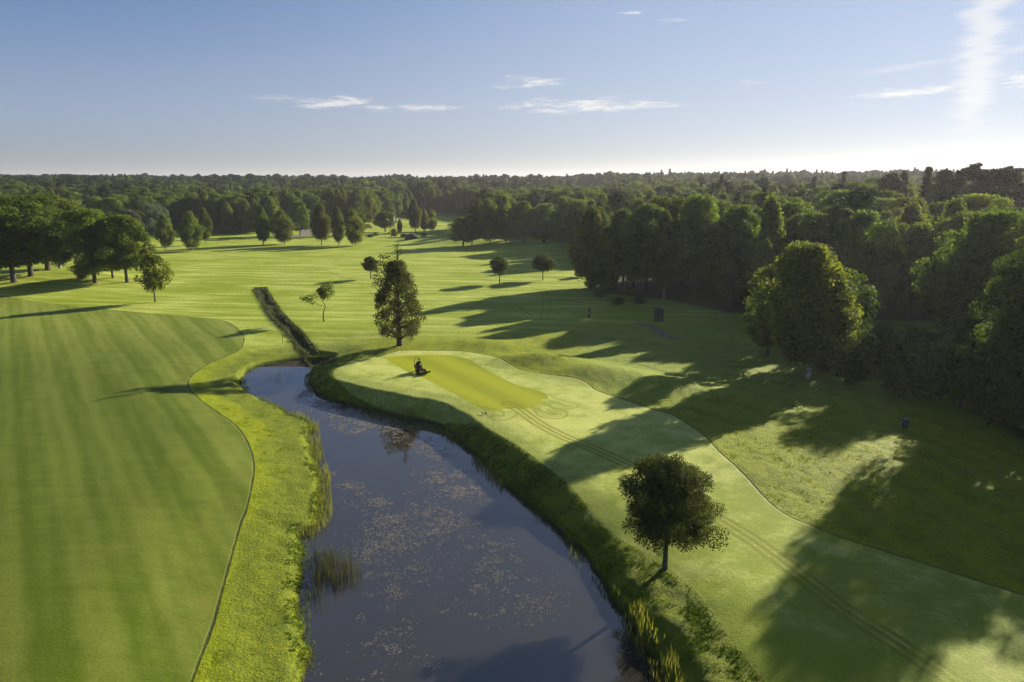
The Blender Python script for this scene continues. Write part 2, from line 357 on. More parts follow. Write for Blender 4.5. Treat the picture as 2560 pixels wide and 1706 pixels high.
def L(c): return tuple(c)
def ground_mat():
    m = bpy.data.materials.new('mown_grass'); m.use_nodes = True; g = NT(m.node_tree)
    P = g.n('ShaderNodeNewGeometry', None, 0)
    sep = g.t.nodes.new('ShaderNodeSeparateXYZ'); g.put(sep.inputs[0], P)
    X, Y = sep.outputs[0], sep.outputs[1]
    A = {k: g.attr(k) for k in ('shore', 'fair', 'short', 'mown', 'trk', 'loop', 'ln', 'ditch', 'wood')}
    nL = g.noise(P, 0.06, 3); nM = g.noise(P, 0.45, 4, .6); nF = g.noise(P, 3.2, 4, .65); nFF = g.noise(P, 14.0, 3, .6)
    def stretched(sx, sy, ang, scale, det=4):
        mp = g.t.nodes.new('ShaderNodeMapping'); mp.vector_type = 'TEXTURE'; g.put(mp.inputs[0], P); mp.inputs['Rotation'].default_value = (0, 0, -ang); mp.inputs['Scale'].default_value = (1 / sx, 1 / sy, 1)
        return g.noise(mp.outputs[0], scale, det, .6)
    st1 = stretched(.12, 1.0, .10, .42); st2 = stretched(.10, 1.0, -.03, 1.4); dew = stretched(.35, 1.0, .5, .16, 5)
    # rough grass, saturated yellow-green
    rough = g.mix(g.ss(nM, .35, .65), (.130, .170, .002), (.190, .228, .003))
    rough = g.mix(g.ss(nF, .45, .75), rough, (.25, .29, .008))
    # long soft mowing passes round the left rough
    ring = g.m('SINE', g.m('MULTIPLY', A['fair'], 2.0))
    rough = g.mix(g.m('MULTIPLY', g.ss(ring, -.2, .9), .5), rough, (.225, .26, .003))
    # left fairway: dewy with soft stripes along (-.59,.81)
    q = g.m('ADD', g.m('MULTIPLY', X, .81), g.m('MULTIPLY', Y, .59))
    q = g.m('ADD', q, g.m('MULTIPLY', g.m('SUBTRACT', nL, .5), 1.1))
    s = g.m('SINE', g.m('MULTIPLY', q, 2 * math.pi / 4.6)); s2 = g.m('SINE', g.m('MULTIPLY', q, 2 * math.pi / 1.53)); s3 = g.m('SINE', g.m('MULTIPLY', q, 2 * math.pi / 13.8))
    along_ = stretched(1.0, .07, -.606, .55, 5)
    sm = g.m('ADD', g.m('MULTIPLY', s, .34), g.m('MULTIPLY', s2, .20)); sm = g.m('ADD', sm, g.m('MULTIPLY', s3, .18))
    sm = g.m('ADD', sm, g.m('MULTIPLY', g.m('SUBTRACT', along_, .5), 3.0)); sm = g.m('ADD', sm, g.m('MULTIPLY', g.m('SUBTRACT', nM, .5), 1.3)); sm = g.m('ADD', sm, g.m('MULTIPLY', g.m('SUBTRACT', st2, .5), 1.2))
    fairc = g.mix(g.ss(sm, -1.0, 1.1), (.062, .090, .004), (.116, .145, .020))
    dots = g.ss(nFF, .66, .74); fairc = g.mix(g.m('MULTIPLY', dots, .35), fairc, (.05, .06, .02))
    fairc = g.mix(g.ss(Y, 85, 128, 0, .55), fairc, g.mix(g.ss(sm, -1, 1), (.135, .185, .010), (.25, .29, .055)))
    spk = g.m('MULTIPLY', g.ss(g.noise(P, 4.2, 3, .7), .66, .73), g.ss(g.noise(P, .35, 2), .50, .66)); fairc = g.mix(g.m('MULTIPLY', spk, .55), fairc, (.035, .045, .012))
    brn = g.ss(g.noise(P, .22, 3, .6), .60, .74); fairc = g.mix(g.m('MULTIPLY', brn, .35), fairc, (.15, .13, .02))
    # dewy short grass on the right
    dm = g.m('ADD', g.m('MULTIPLY', nM, .6), g.m('MULTIPLY', dew, .6)); dm = g.m('ADD', dm, g.m('MULTIPLY', g.m('SUBTRACT', nF, .5), .35))
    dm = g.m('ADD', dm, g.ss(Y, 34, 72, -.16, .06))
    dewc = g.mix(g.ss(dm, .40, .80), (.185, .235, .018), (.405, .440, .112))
    dewc = g.mix(g.m('MULTIPLY', dots, .45), dewc, (.12, .12, .03)); dewc = g.mix(g.m('MULTIPLY', spk, .5), dewc, (.07, .075, .02)); dewc = g.mix(g.m('MULTIPLY', brn, .30), dewc, (.20, .185, .035))
    # upper fairways: streaks of dew and green
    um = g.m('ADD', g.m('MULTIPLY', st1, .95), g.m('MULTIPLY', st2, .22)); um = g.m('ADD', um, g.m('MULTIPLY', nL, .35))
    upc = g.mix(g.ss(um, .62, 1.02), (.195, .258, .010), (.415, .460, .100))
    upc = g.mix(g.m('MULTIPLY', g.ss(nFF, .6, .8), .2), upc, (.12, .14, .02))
    # mown part of the green
    band = g.m('SINE', g.m('MULTIPLY', g.m('ADD', g.m('MULTIPLY', X, .835), g.m('MULTIPLY', Y, .55)), 2 * math.pi / 5.4))
    mownc = g.mix(g.ss(g.m('ADD', band, g.m('MULTIPLY', nL, .8)), -1, 1.5), (.205, .235, .005), (.265, .295, .010))
    # upper region weight: beyond the green / rough line
    up = g.ss(g.m('ADD', Y, g.m('MULTIPLY', X, -.25)), 108, 122)
    base = g.mix(up, rough, upc)
    midgrass = g.mix(g.ss(dm, .45, .75), (.120, .175, .008), (.21, .265, .030))
    right = g.m('MULTIPLY', g.ss(X, 6, 14), g.ss(Y, 60, 90))
    base = g.mix(g.m('MULTIPLY', right, g.m('SUBTRACT', 1.0, up)), base, midgrass)
    col = g.mix(g.ss(A['fair'], -.05, .08), base, fairc)
    isshort = g.ss(A['short'], -.05, .1)
    col = g.mix(isshort, col, dewc)
    mj = g.m('ADD', A['mown'], g.m('MULTIPLY', g.m('SUBTRACT', nM, .5), .25))
    col = g.mix(g.m('MULTIPLY', g.ss(mj, -.04, .06), isshort), col, mownc)
    grain = g.m('ADD', g.m('MULTIPLY', nFF, .5), g.m('MULTIPLY', stretched(.4, 1.0, 0, 6.0, 4), .5))
    gk = g.ss(grain, .36, .64, .80, 1.20)
    gn = g.m('ADD', 1.0, g.m('MULTIPLY', g.m('SUBTRACT', gk, 1.0), g.m('ADD', .55, g.m('MULTIPLY', g.m('SUBTRACT', 1.0, g.m('MAXIMUM', isshort, g.ss(A['fair'], -.05, .1))), .75))))
    col = g.mix(1.0, col, gn, 'MULTIPLY')
    # tyre tracks in the dew
    trkw = g.m('ADD', .02, g.m('MULTIPLY', nM, .16))
    t1 = None
    for k in (-.62, 0.0, .62):
        q = g.m('ABSOLUTE', g.m('SUBTRACT', A['trk'], k)); v = g.ss(q, trkw, .24, 1, 0); t1 = v if t1 is None else g.m('MAXIMUM', t1, v)
    lo = g.ss(g.m('ABSOLUTE', A['loop']), .06, .24, .8, 0)
    tr = g.m('MULTIPLY', g.m('MAXIMUM', t1, lo), g.ss(g.m('ADD', g.m('MULTIPLY', nM, .6), g.m('MULTIPLY', nF, .4)), .3, .6, .35, .9))
    tr = g.m('MULTIPLY', tr, g.ss(A['fair'], -1, 0, 1, 0))
    col = g.mix(g.m('MULTIPLY', tr, .92), col, (.155, .165, .008))
    # dark mown edges
    ed = g.ss(g.m('ABSOLUTE', g.m('ADD', A['ln'], g.m('MULTIPLY', g.m('SUBTRACT', nF, .5), .12))), g.m('MULTIPLY', nM, .08), g.m('ADD', .04, g.m('MULTIPLY', nM, .20)), 1, 0)
    col = g.mix(g.m('MULTIPLY', ed, g.ss(g.m('ADD', nM, g.m('MULTIPLY', nL, .6)), .55, .95, .55, .95)), col, (.035, .042, .012))
    # thin dead thatch / fallen leaves flecks
    fl = g.m('MULTIPLY', g.ss(g.noise(P, 5.5, 2, .5), .70, .76), g.ss(nL, .4, .6)); col = g.mix(g.m('MULTIPLY', fl, .4), col, (.30, .22, .10))
    # bare mud at the water line and pond bed; ditch bottom; leaf litter below the wood
    col = g.mix(g.ss(A['shore'], .05, .35, 1, 0), col, (.035, .030, .018))
    bankv = g.m('MULTIPLY', g.ss(A['shore'], .1, .5), g.ss(A['shore'], 3.5, 5.5, 1, 0)); col = g.mix(g.m('MULTIPLY', bankv, g.ss(nF, .35, .65, .2, .75)), col, (.085, .115, .018))
    dt = g.ss(g.m('ADD', g.m('ABSOLUTE', A['ditch']), g.m('MULTIPLY', g.m('SUBTRACT', nM, .5), 2.0)), .2, 1.5, 1, 0); col = g.mix(g.m('MULTIPLY', dt, .8), col, g.mix(g.ss(nF, .4, .6), (.045, .060, .012), (.10, .135, .025)))
    col = g.mix(g.ss(g.m('ADD', A['wood'], g.m('MULTIPLY', nM, .5)), .55, .95), col, g.mix(nF, (.05, .045, .02), (.07, .085, .02)))
    # bump: fine turf everywhere, tussocks in the rough
    rgh = g.m('MULTIPLY', g.m('SUBTRACT', 1.0, g.ss(A['fair'], -.05, .1)), g.m('SUBTRACT', 1.0, isshort))
    vor = g.noise(P, 5.0, 4, .7); str2 = stretched(.5, 1.0, -.6, 9.0, 3)
    hgt = g.m('ADD', g.m('MULTIPLY', g.m('SUBTRACT', vor, .5), g.m('ADD', .03, g.m('MULTIPLY', rgh, .17))), g.m('MULTIPLY', g.m('SUBTRACT', nFF, .5), g.m('ADD', .01, g.m('MULTIPLY', rgh, .05))))
    hgt = g.m('ADD', hgt, g.m('MULTIPLY', str2, .025))
    hgt = g.m('ADD', hgt, g.m('MULTIPLY', tr, -.008)); hgt = g.m('ADD', hgt, g.m('MULTIPLY', ed, -.06))
    bmp = g.n('ShaderNodeBump', {'Height': hgt, 'Strength': 1.0, 'Distance': 1.0})
    bs = g.n('ShaderNodeBsdfPrincipled', {'Base Color': col, 'Roughness': .72, 'Specular IOR Level': .10, 'Normal': bmp})
    g.n('ShaderNodeOutputMaterial', {'Surface': bs})
    return m

def wood_mask(x, y):
    """1 inside the woods, used for litter on the ground and for scattering trees"""
    p1 = sd_poly(x, y, WOOD_R, 60.0); return np.clip(.5 + p1 / 8.0, 0, 1)
WOOD_R = np.array([(26, 225), (27, 176), (23, 158), (35, 148), (43, 134), (58, 127), (82, 121), (96, 112), (100, 95), (78, 86), (64, 84), (54, 74), (50, 62), (54, 45), (70, 25), (160, 20), (420, 120), (700, 380), (300, 420), (60, 330), (27, 262)], float)

def build_ground():
    X, Y = np.meshgrid(XS, YS); nx, ny = len(XS), len(YS)
    x = X.ravel(); y = Y.ravel()
    h, ds, dd = Hfull(x, y, True)
    near = (y > 15) & (y < 260) & (np.abs(x) < 190)
    def part(fn):
        o = np.full(x.shape, -60.0); o[near] = fn(x[near], y[near]); return o
    A = {}
    A['shore'] = ds
    A['fair'] = part(lambda a, b: sd_line(a, b, fair, 120.0))
    A['short'] = part(lambda a, b: sd_poly(a, b, short, 60.0))
    A['mown'] = part(lambda a, b: sd_poly(a, b, mown, 20.0))
    A['trk'] = part(lambda a, b: sd_line(a, b, triple, 20.0))
    def nearest(ls, cap):
        def fn(a, b):
            best = np.full(a.shape, cap)
            for l in ls:
                q = sd_line(a, b, l, cap); m = np.abs(q) < np.abs(best); best[m] = q[m]
            return best
        return fn
    A['loop'] = part(nearest(loops, 8.0)); A['ln'] = part(nearest([fair, rline] + lines_far, 8.0))
    A['ditch'] = dd; A['wood'] = wood_mask(x, y)
    # tussocky relief in the rough and on the banks
    rg = np.clip(-A['short'] / .4, 0, 1) * np.clip(-A['fair'] / .4, 0, 1) * near * sst(-y, -140, -80)
    tus = (vn(x / .55, y / .55, 41) - .5) * .07 + (vn(x / 1.4, y / 1.4, 42) - .5) * .08
    bank = sst(ds, 0, .4) * (1 - sst(ds, 3.5, 6.0))
    h += tus * rg * (1 + .6 * bank) * (ds > 0)
    V = np.stack([x, y, h], 1)
    idx = np.arange(nx * ny).reshape(ny, nx)
    Fq = np.stack([idx[:-1, :-1].ravel(), idx[:-1, 1:].ravel(), idx[1:, 1:].ravel(), idx[1:, :-1].ravel()], 1)
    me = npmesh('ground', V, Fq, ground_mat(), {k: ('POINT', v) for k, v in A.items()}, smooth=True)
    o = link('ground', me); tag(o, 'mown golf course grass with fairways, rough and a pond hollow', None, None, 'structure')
build_ground()

def simple(name, col, rough=.6, spec=.5, metal=0.0, bump=0.0, bs=30.0, col2=None, ns=4.0):
    m = bpy.data.materials.new(name); m.use_nodes = True; g = NT(m.node_tree)
    P = g.n('ShaderNodeTexCoord', None, 3)
    c = g.mix(g.ss(g.noise(P, ns, 4, .6), .35, .65), col, col2 or tuple(v * .75 for v in col))
    ins = {'Base Color': c, 'Roughness': rough, 'Specular IOR Level': spec, 'Metallic': metal}
    if bump: ins['Normal'] = g.n('ShaderNodeBump', {'Height': g.noise(P, bs, 4, .6), 'Distance': bump, 'Strength': 1.0})
    g.n('ShaderNodeOutputMaterial', {'Surface': g.n('ShaderNodeBsdfPrincipled', ins)})
    return m

def water():
    m = bpy.data.materials.new('pond_water'); m.use_nodes = True; g = NT(m.node_tree)
    P = g.n('ShaderNodeTexCoord', None, 3)
    n1 = g.noise(P, 1.6, 3, .5); n2 = g.noise(P, .18, 2, .5)
    bmp = g.n('ShaderNodeBump', {'Height': n1, 'Distance': g.m('MULTIPLY', n2, .010), 'Strength': .5})
    murk = g.mix(g.noise(P, .12, 3), (.024, .022, .018), (.034, .031, .025))
    bs = g.n('ShaderNodeBsdfPrincipled', {'Base Color': murk, 'Roughness': .03, 'IOR': 1.9, 'Normal': bmp, 'Specular IOR Level': .55})
    g.n('ShaderNodeOutputMaterial', {'Surface': bs})
    me = bpy.data.meshes.new('water')
    me.from_pydata([(-34, -58, WL), (14, -58, WL), (14, 100, WL), (-52, 100, WL), (-52, 40, WL), (-34, 40, WL)], [], [(0, 1, 2, 3, 4, 5)])
    me.materials.append(m); me.update()
    tag(link('water', me), 'still dark pond water reflecting the sky', None, None, 'structure')
water()

# ------------------------------------------------------------------ foliage
def leaf_mat(name, dark, light, warm, transl=.42, var=.5, tcol=1.0):
    m = bpy.data.materials.new(name); m.use_nodes = True; g = NT(m.node_tree)
    tone = g.attr('tone'); rnd = g.n('ShaderNodeObjectInfo', None, 5)
    c = g.mix(g.ss(tone, 0, 1), dark, light)
    c = g.mix(g.m('MULTIPLY', g.ss(rnd, .55, 1.0), var), c, warm)
    c = g.mix(g.m('MULTIPLY', g.ss(tone, .82, 1.0), .35), c, warm)
    hs = g.n('ShaderNodeHueSaturation', {'Hue': g.m('ADD', .475, g.m('MULTIPLY', rnd, .045)), 'Saturation': 1.0, 'Value': g.m('ADD', .68, g.m('MULTIPLY', g.m('FRACT', g.m('MULTIPLY', rnd, 7.31)), .80)), 'Color': c})
    bs = g.n('ShaderNodeBsdfPrincipled', {'Base Color': hs, 'Roughness': .7, 'Specular IOR Level': .14})
    tc = g.vm('MULTIPLY', hs, (1.7 * tcol, 1.75 * tcol, .8 * tcol))
    tr = g.n('ShaderNodeBsdfTranslucent', {'Color': tc})
    mx = g.n('ShaderNodeMixShader', {0: transl, 1: bs, 2: tr})
    g.n('ShaderNodeOutputMaterial', {'Surface': mx})
    return m
M_OAK = leaf_mat('oak_leaves', (.022, .042, .007), (.088, .128, .016), (.135, .135, .018), .5)
M_MAPLE = leaf_mat('maple_leaves', (.016, .026, .006), (.042, .058, .010), (.075, .065, .011), .40)
M_BIRCH = leaf_mat('birch_leaves', (.032, .052, .009), (.115, .142, .018), (.175, .150, .022), .5, .35)
M_WILLOW = leaf_mat('willow_leaves', (.060, .080, .045), (.130, .150, .095), (.13, .15, .08), .3)
M_CONI = leaf_mat('conifer_needles', (.014, .026, .010), (.036, .056, .018), (.04, .056, .018), .2, .3)
M_POPL = leaf_mat('poplar_leaves', (.030, .044, .012), (.085, .105, .028), (.13, .12, .025), .42)
M_BUSH = leaf_mat('bush_leaves', (.026, .046, .008), (.075, .108, .014), (.12, .13, .016), .45)
M_BARK = simple('bark', (.085, .070, .055), .9, .2, 0, .03, 6, (.05, .042, .035), 3.0)
M_BBARK = simple('birch_bark', (.42, .40, .36), .8, .2, 0, .01, 8, (.10, .09, .08), 2.2)

def rand_dirs(rng, n, up=0.0):
    v = rng.normal(size=(n, 3)); v[:, 2] += up; return v / np.linalg.norm(v, axis=1)[:, None]
def leaves(rng, Cc, R, dens, size, squash=.85, shell=.35, hang=0.0, upbias=.15, low=None):
    """leaf-sized quads spread through the clumps' volume, denser at their skins"""
    cnt = np.maximum(4, (dens * R ** 2 * 4).astype(int)); n = cnt.sum()
    idx = np.repeat(np.arange(len(Cc)), cnt)
    d = rand_dirs(rng, n, .25); rad = R[idx] * (1 - shell * rng.random(n) ** 1.6) * rng.uniform(.8, 1.15, n)
    pos = Cc[idx] + d * rad[:, None] * np.array([1, 1, squash])
    nor = d * .75 + rand_dirs(rng, n) * .8 + np.array([0, 0, upbias]); nor /= np.linalg.norm(nor, axis=1)[:, None]
    if hang > 0:
        pos[:, 2] -= hang * R[idx] * rng.random(n) ** 2
    t = np.cross(nor, rand_dirs(rng, n)); t /= np.linalg.norm(t, axis=1)[:, None] + 1e-9; b = np.cross(nor, t)
    s = size * rng.uniform(.6, 1.35, n)[:, None]; asp = (1.0 if hang == 0 else 1.35)
    V = np.stack([pos - t * s * .5 * asp, pos - b * s * .42 + nor * s * .06, pos + t * s * .5 * asp, pos + b * s * .42 + nor * s * .06], 1).reshape(-1, 3)
    Fq = np.arange(n * 4).reshape(n, 4)
    ct = rng.random(len(Cc))
    tone = np.clip(.55 * ct[idx] + .45 * rng.random(n), 0, 1)
    return V, Fq, tone

def prof(kind, t):
    if kind == 'oak': return np.where(t > .42, np.sqrt(np.clip(1 - ((t - .42) / .6) ** 2.3, 0, 1)), np.sqrt(np.clip(1 - ((.42 - t) / .50) ** 2.4, 0, 1)))
    if kind == 'round': return np.where(t > .38, np.sqrt(np.clip(1 - ((t - .38) / .63) ** 2.2, 0, 1)), np.clip(.55 + .45 * (t / .38), 0, 1))
    if kind == 'birch': return np.clip(np.sin(np.pi * np.clip(t * .86 + .12, 0, 1)) ** .75, .05, 1) * (1 - .35 * np.clip(t - .5, 0, 1))
    if kind == 'poplar': return np.interp(t, [0, .1, .3, .5, .65, .8, .9, 1], [.72, 1.0, 1.0, .92, .78, .60, .45, .26])
    if kind == 'spruce': return (1 - t) ** .85 * .95 + .04
    if kind == 'pine': return np.interp(t, [0, .3, .6, .85, 1], [.25, .5, .95, .8, .25])
    return np.ones_like(t)

def make_tree(seed, kind, H, R, base, nclump, csize, leaf, dens, mat, bark, trunk_r, hang=0.0, inner=.35, skew=(0, 0), tpow=1.0, limbs=14, shell=.4, twist=.0, clear=None, extra=None):
    """returns (trunk mesh, crown mesh); crown from z=base to z=H"""
    rng = np.random.default_rng(seed); random.seed(seed)
    t = (np.arange(nclump) + rng.random(nclump)) / nclump; t = t ** tpow; t = np.clip(t, 0.01, .97)
    phi = np.arange(nclump) * 2.39996 + rng.normal(0, .5, nclump)
    lump = 1 + .22 * np.sin(phi * 2 + seed) * (kind != 'spruce') + rng.normal(0, .10, nclump)
    cr = csize * rng.uniform(.65, 1.3, nclump) * np.where(kind in ('spruce',), .5 + (1 - t), 1)
    rr = np.maximum(0, R * prof(kind, t) * lump - cr * .75)
    ins = rng.random(nclump) < inner; rr = np.where(ins, rr * rng.random(nclump) ** .5, rr)
    z = base + cr * .7 + t * (H - base - cr * 1.5)
    Cc = np.stack([rr * np.cos(phi) + skew[0] * t, rr * np.sin(phi) + skew[1] * t, z], 1)
    sq = .8
    if kind == 'spruce': sq = .45
    if kind == 'pine': sq = .5
    if kind == 'birch': sq = 1.25
    if extra is not None:
        E = np.array(extra, float); Cc = np.vstack([Cc, E[:, :3]]); cr = np.concatenate([cr, E[:, 3]])
    V, Fq, tone = leaves(rng, Cc, cr, dens, leaf, sq, shell, hang)
    crown = npmesh('crown', V, Fq, mat, {'tone': ('FACE', tone)})
    mb = MB(); n = 7; pts = []; rs = []
    for i in range(n):
        f = i / (n - 1); pts.append(Vector((skew[0] * f * f + rng.normal(0, .06) * twist * i, skew[1] * f * f + rng.normal(0, .06) * twist * i, -.25 + f * (H * .86 + .25))))
        rs.append(trunk_r * (1 - f * .88) * (1.45 if i == 0 else 1))
    pts.insert(1, pts[0].lerp(pts[1], .22)); rs.insert(1, trunk_r * 1.05)
    mb.tube(pts, rs, 8)
    ch = rng.choice(len(Cc), min(limbs, len(Cc)), replace=False)
    for i in ch:
        c = Vector(Cc[i]); hz = max(base * .75, min(c.z - .25 * math.hypot(c.x, c.y) - .5, H * .8)); f = (hz + .25) / (H * .86 + .25)
        k = max(0, min(len(pts) - 2, int(f * (n - 1)) + 1)); p0 = Vector((skew[0] * f * f, skew[1] * f * f, hz))
        r0 = trunk_r * (1 - f * .85) * .5; mid = p0.lerp(c, .5) + Vector((0, 0, -.06 * (c - p0).length)) + Vector(rng.normal(0, .1, 3))
        mb.tube([p0, mid, c], [r0, r0 * .6, r0 * .2], 5)
    o = mb; me = bpy.data.meshes.new('trunk'); me.from_pydata(o.v, [], o.f); me.materials.append(bark); me.polygons.foreach_set('use_smooth', [True] * len(o.f)); me.update()
    return me, crown

def put_tree(meshes, name, loc, label, cat='tree', group=None, rz=0.0, sc=(1, 1, 1)):
    r = empty(name, loc, rz); r.scale = sc if isinstance(sc, (tuple, list)) else (sc, sc, sc)
    link('trunk', meshes[0], r); link('crown', meshes[1], r)
    return tag(r, label, cat, group)

# ---- single trees on the grass
# round-headed tree in the foreground
p = at(1662, 1424)
t_round = make_tree(11, 'round', 8.1, 3.45, 2.15, 130, .74, .105, 240, M_MAPLE, M_BARK, .20, inner=.45, limbs=26, shell=.5,
                    extra=[(-1.7, -.3, 2.5, .6), (-1.2, -.4, 2.1, .5), (-2.3, .2, 3.1, .7), (1.6, -.2, 2.9, .6), (2.3, 0, 3.4, .7), (3.2, .2, 4.3, .7), (-2.7, 0, 6.0, .7), (.4, 0, 7.9, .6), (2.3, 0, 6.6, .6), (-.6, -.9, 2.0, .5)])
put_tree(t_round, 'maple_tree', p, 'round dark-crowned maple standing alone on the bank in the foreground')
# tall poplar with a dead leader
p = at(999, 864)
def poplar():
    tr, cr = make_tree(23, 'poplar', 13.9, 4.35, 1.2, 240, .78, .22, 36, M_POPL, M_BARK, .48, inner=.35, limbs=40, shell=.6,
                       extra=[(-2.2, 0, 12.9, .8), (-1.7, .3, 13.7, .7), (-2.7, -.3, 11.9, .9), (-1.3, .2, 12.6, .9), (-3.1, 0, 10.8, .9), (-2.3, 0, 14.1, .5), (-1.2, 0, 14.0, .4), (-3.3, .2, 9.8, .8), (-2.9, 0, 13.2, .5)])
    r = empty('poplar_tree', p); link('trunk', tr, r); link('crown', cr, r)
    rng = random.Random(5); mb = MB()
    mb.tube([(0, 0, 9), (.15, 0, 11.5), (.25, 0, 13.4), (.2, 0, 14.8), (.35, 0, 16.4)], [.2, .15, .10, .06, .02], 6)
    for k in range(46):
        z = rng.uniform(10.2, 16.0); a = rng.uniform(0, 6.28); l = rng.uniform(.6, 2.6) * (1 - (z - 10) / 8); d = Vector((math.cos(a), math.sin(a) * .8, rng.uniform(.25, .8)))
        p0 = Vector((.2, 0, z)); p1 = p0 + d * l * .6; p2 = p1 + (d + Vector((0, 0, rng.uniform(-.5, .3)))) * l * .5
        mb.tube([p0, p1, p2], [.05, .03, .012], 4)
        for j in range(2): mb.tube([p1, p1 + Vector((rng.uniform(-.7, .7), rng.uniform(-.7, .7), rng.uniform(0, .6)))], [.02, .01], 3)
    for zz, dx in ((8.3, -4.6), (9.2, -4.2)):       # bare side limbs on the left
        mb.tube([(0, 0, zz - 2.2), (dx * .45, 0, zz - .9), (dx * .8, -.1, zz), (dx, 0, zz + .35)], [.10, .07, .04, .015], 5)
        for j in range(7): q = Vector((dx * (.5 + .07 * j), 0, zz - .8 + j * .15)); mb.tube([q, q + Vector((rng.uniform(-.8, .2), rng.uniform(-.6, .6), rng.uniform(-.2, .8)))], [.022, .01], 3)
    mb.build('dead_branches', M_BARK, r)
    tag(r, 'tall poplar with bare dead branches at its top beside the putting green', 'tree')
poplar()
# thin birch with its crown leaning left
p = at(810, 804)
rngx = np.random.default_rng(3)
ex = [(-2.6, 0, 4.3, .95), (-3.2, .2, 3.9, .8), (-1.7, 0, 4.6, .9), (-2.2, .4, 3.5, .7), (-3.6, -.2, 4.4, .6), (1.2, 0, 5.6, 1.0), (.3, .3, 6.1, 1.0), (1.6, 0, 6.4, .8), (.8, -.3, 4.6, .9), (0, 0, 5.2, .9), (1.4, .2, 7.1, .65), (.6, 0, 6.9, .7), (1.9, 0, 5.3, .6), (-.6, 0, 5.5, .8)]
tb = make_tree(31, 'round', 6.8, .9, 3.9, 8, .7, .24, 34, M_BIRCH, M_BARK, .13, inner=.2, limbs=18, shell=.6, twist=1.2, extra=ex)
put_tree(tb, 'birch_tree', p, 'spindly young birch with a lopsided two-part crown, left of the poplar', 'tree')
# small round trees on the upper fairway
for (bx, by, tpx, wpx, seed, lab) in [(927, 697, 640, 44, 41, 'small dark round tree alone on the fairway, just left of the poplar top'),
                                      (1249, 709, 640, 54, 42, 'small round tree on the fairway, the left one of a pair'),
                                      (1357, 701, 634, 66, 43, 'small spreading tree on the fairway, the right one of a pair near the wood')]:
    p = at(bx, by); Ht = ztop(tpx, p.y) - p.z; Rr = wpx / 2 * p.y / F * 1.02
    mt = make_tree(seed, 'round', Ht, Rr * 1.05, Ht * .30, 45, Rr * .34, .34, 22, M_MAPLE, M_BARK, .16, inner=.4, limbs=12, shell=.5)
    put_tree(mt, 'ornamental_tree', p, lab, 'tree', 'small round trees on the fairway')
# birch at the left, in front of the oaks
p = at(388, 755); Ht = ztop(626, p.y) - p.z
mt = make_tree(51, 'birch', Ht, 3.1, 2.6, 46, 1.0, .36, 26, M_BIRCH, M_BARK, .17, hang=.6, inner=.4, shell=.6)
put_tree(mt, 'birch_tree', p, 'slender birch standing in front of the oak group at the left', 'tree')

# ---- prototypes for woodland trees, each about 20 m tall
PROTO = {}
PROTO['oak'] = [make_tree(100 + i, 'oak', 20, R_, b_, 88, 1.6, .36, 34, M_OAK, M_BARK, .42, inner=.30, limbs=16, shell=.45, skew=sk) for i, (R_, b_, sk) in enumerate([(6.3, 3.2, (0, 0)), (7.0, 2.6, (.8, .4)), (5.6, 3.6, (-.6, .6)), (6.6, 2.2, (0, -.8))])]
PROTO['birch'] = [make_tree(200 + i, 'birch', 20, R_, b_, 78, 1.4, .34, 36, M_BIRCH, M_BBARK, .26, hang=.9, inner=.35, limbs=14, shell=.6, skew=sk) for i, (R_, b_, sk) in enumerate([(4.2, 2.6, (0, 0)), (4.9, 2.0, (.8, .4)), (3.7, 3.4, (-.5, .6))])]
PROTO['spruce'] = [make_tree(300 + i, 'spruce', 20, R_, 1.5, 80, 1.15, .42, 22, M_CONI, M_BARK, .28, inner=.3, limbs=6, shell=.6, tpow=1.1) for i, R_ in enumerate([3.0, 3.5])]
PROTO['pine'] = [make_tree(400 + i, 'pine', 20, R_, 8.5, 34, 1.45, .42, 22, M_CONI, M_BARK, .30, inner=.15, limbs=22, shell=.6) for i, R_ in enumerate([3.6, 4.2])]
PROTO['willow'] = [make_tree(500, 'oak', 20, 7.4, 2.0, 85, 1.7, .46, 19, M_WILLOW, M_BARK, .45, hang=.7, inner=.3, limbs=12, shell=.5)]
PROTO['bush'] = [make_tree(600 + i, 'round', 4.0, 2.6, .1, 30, .8, .30, 30, M_BUSH, M_BARK, .08, inner=.35, limbs=5, shell=.5) for i in range(2)]
BASEH = {'bush': 4.0}
NAMES = {'oak': 'oak_tree', 'birch': 'birch_tree', 'spruce': 'spruce_tree', 'pine': 'pine_tree', 'willow': 'willow_tree', 'bush': 'bush'}
rg = random.Random(7)
PLACED = []
def wood_tree(kind, x, y, H, label, group=None, wide=1.0, var=None, z=None):
    pr = PROTO[kind]; i = var if var is not None else rg.randrange(len(pr)); s = H / BASEH.get(kind, 20.0)
    PLACED.append((x, y, H))
    return put_tree(pr[i % len(pr)], NAMES[kind], (x, y, (gz(x, y) if z is None else z) - .1), label, 'bush' if kind == 'bush' else 'tree', group, rg.uniform(0, 6.28), (s * wide, s * wide, s))
def px_tree(kind, bx, by, topy, wpx, label, group=None, var=None):
    """a tree whose foot, top and crown width are read off the photograph and turned into metres"""
    p = at(bx, by); H = ztop(topy, p.y) - p.z
    full = {'oak': 13.0, 'birch': 9.0, 'spruce': 6.5, 'pine': 8, 'willow': 15, 'bush': 5.6}[kind] / BASEH.get(kind, 20.0) * H
    wide = (wpx * math.hypot(p.y, 0) / F * 1.02) / full
    return wood_tree(kind, p.x, p.y, H, label, group, wide, var)

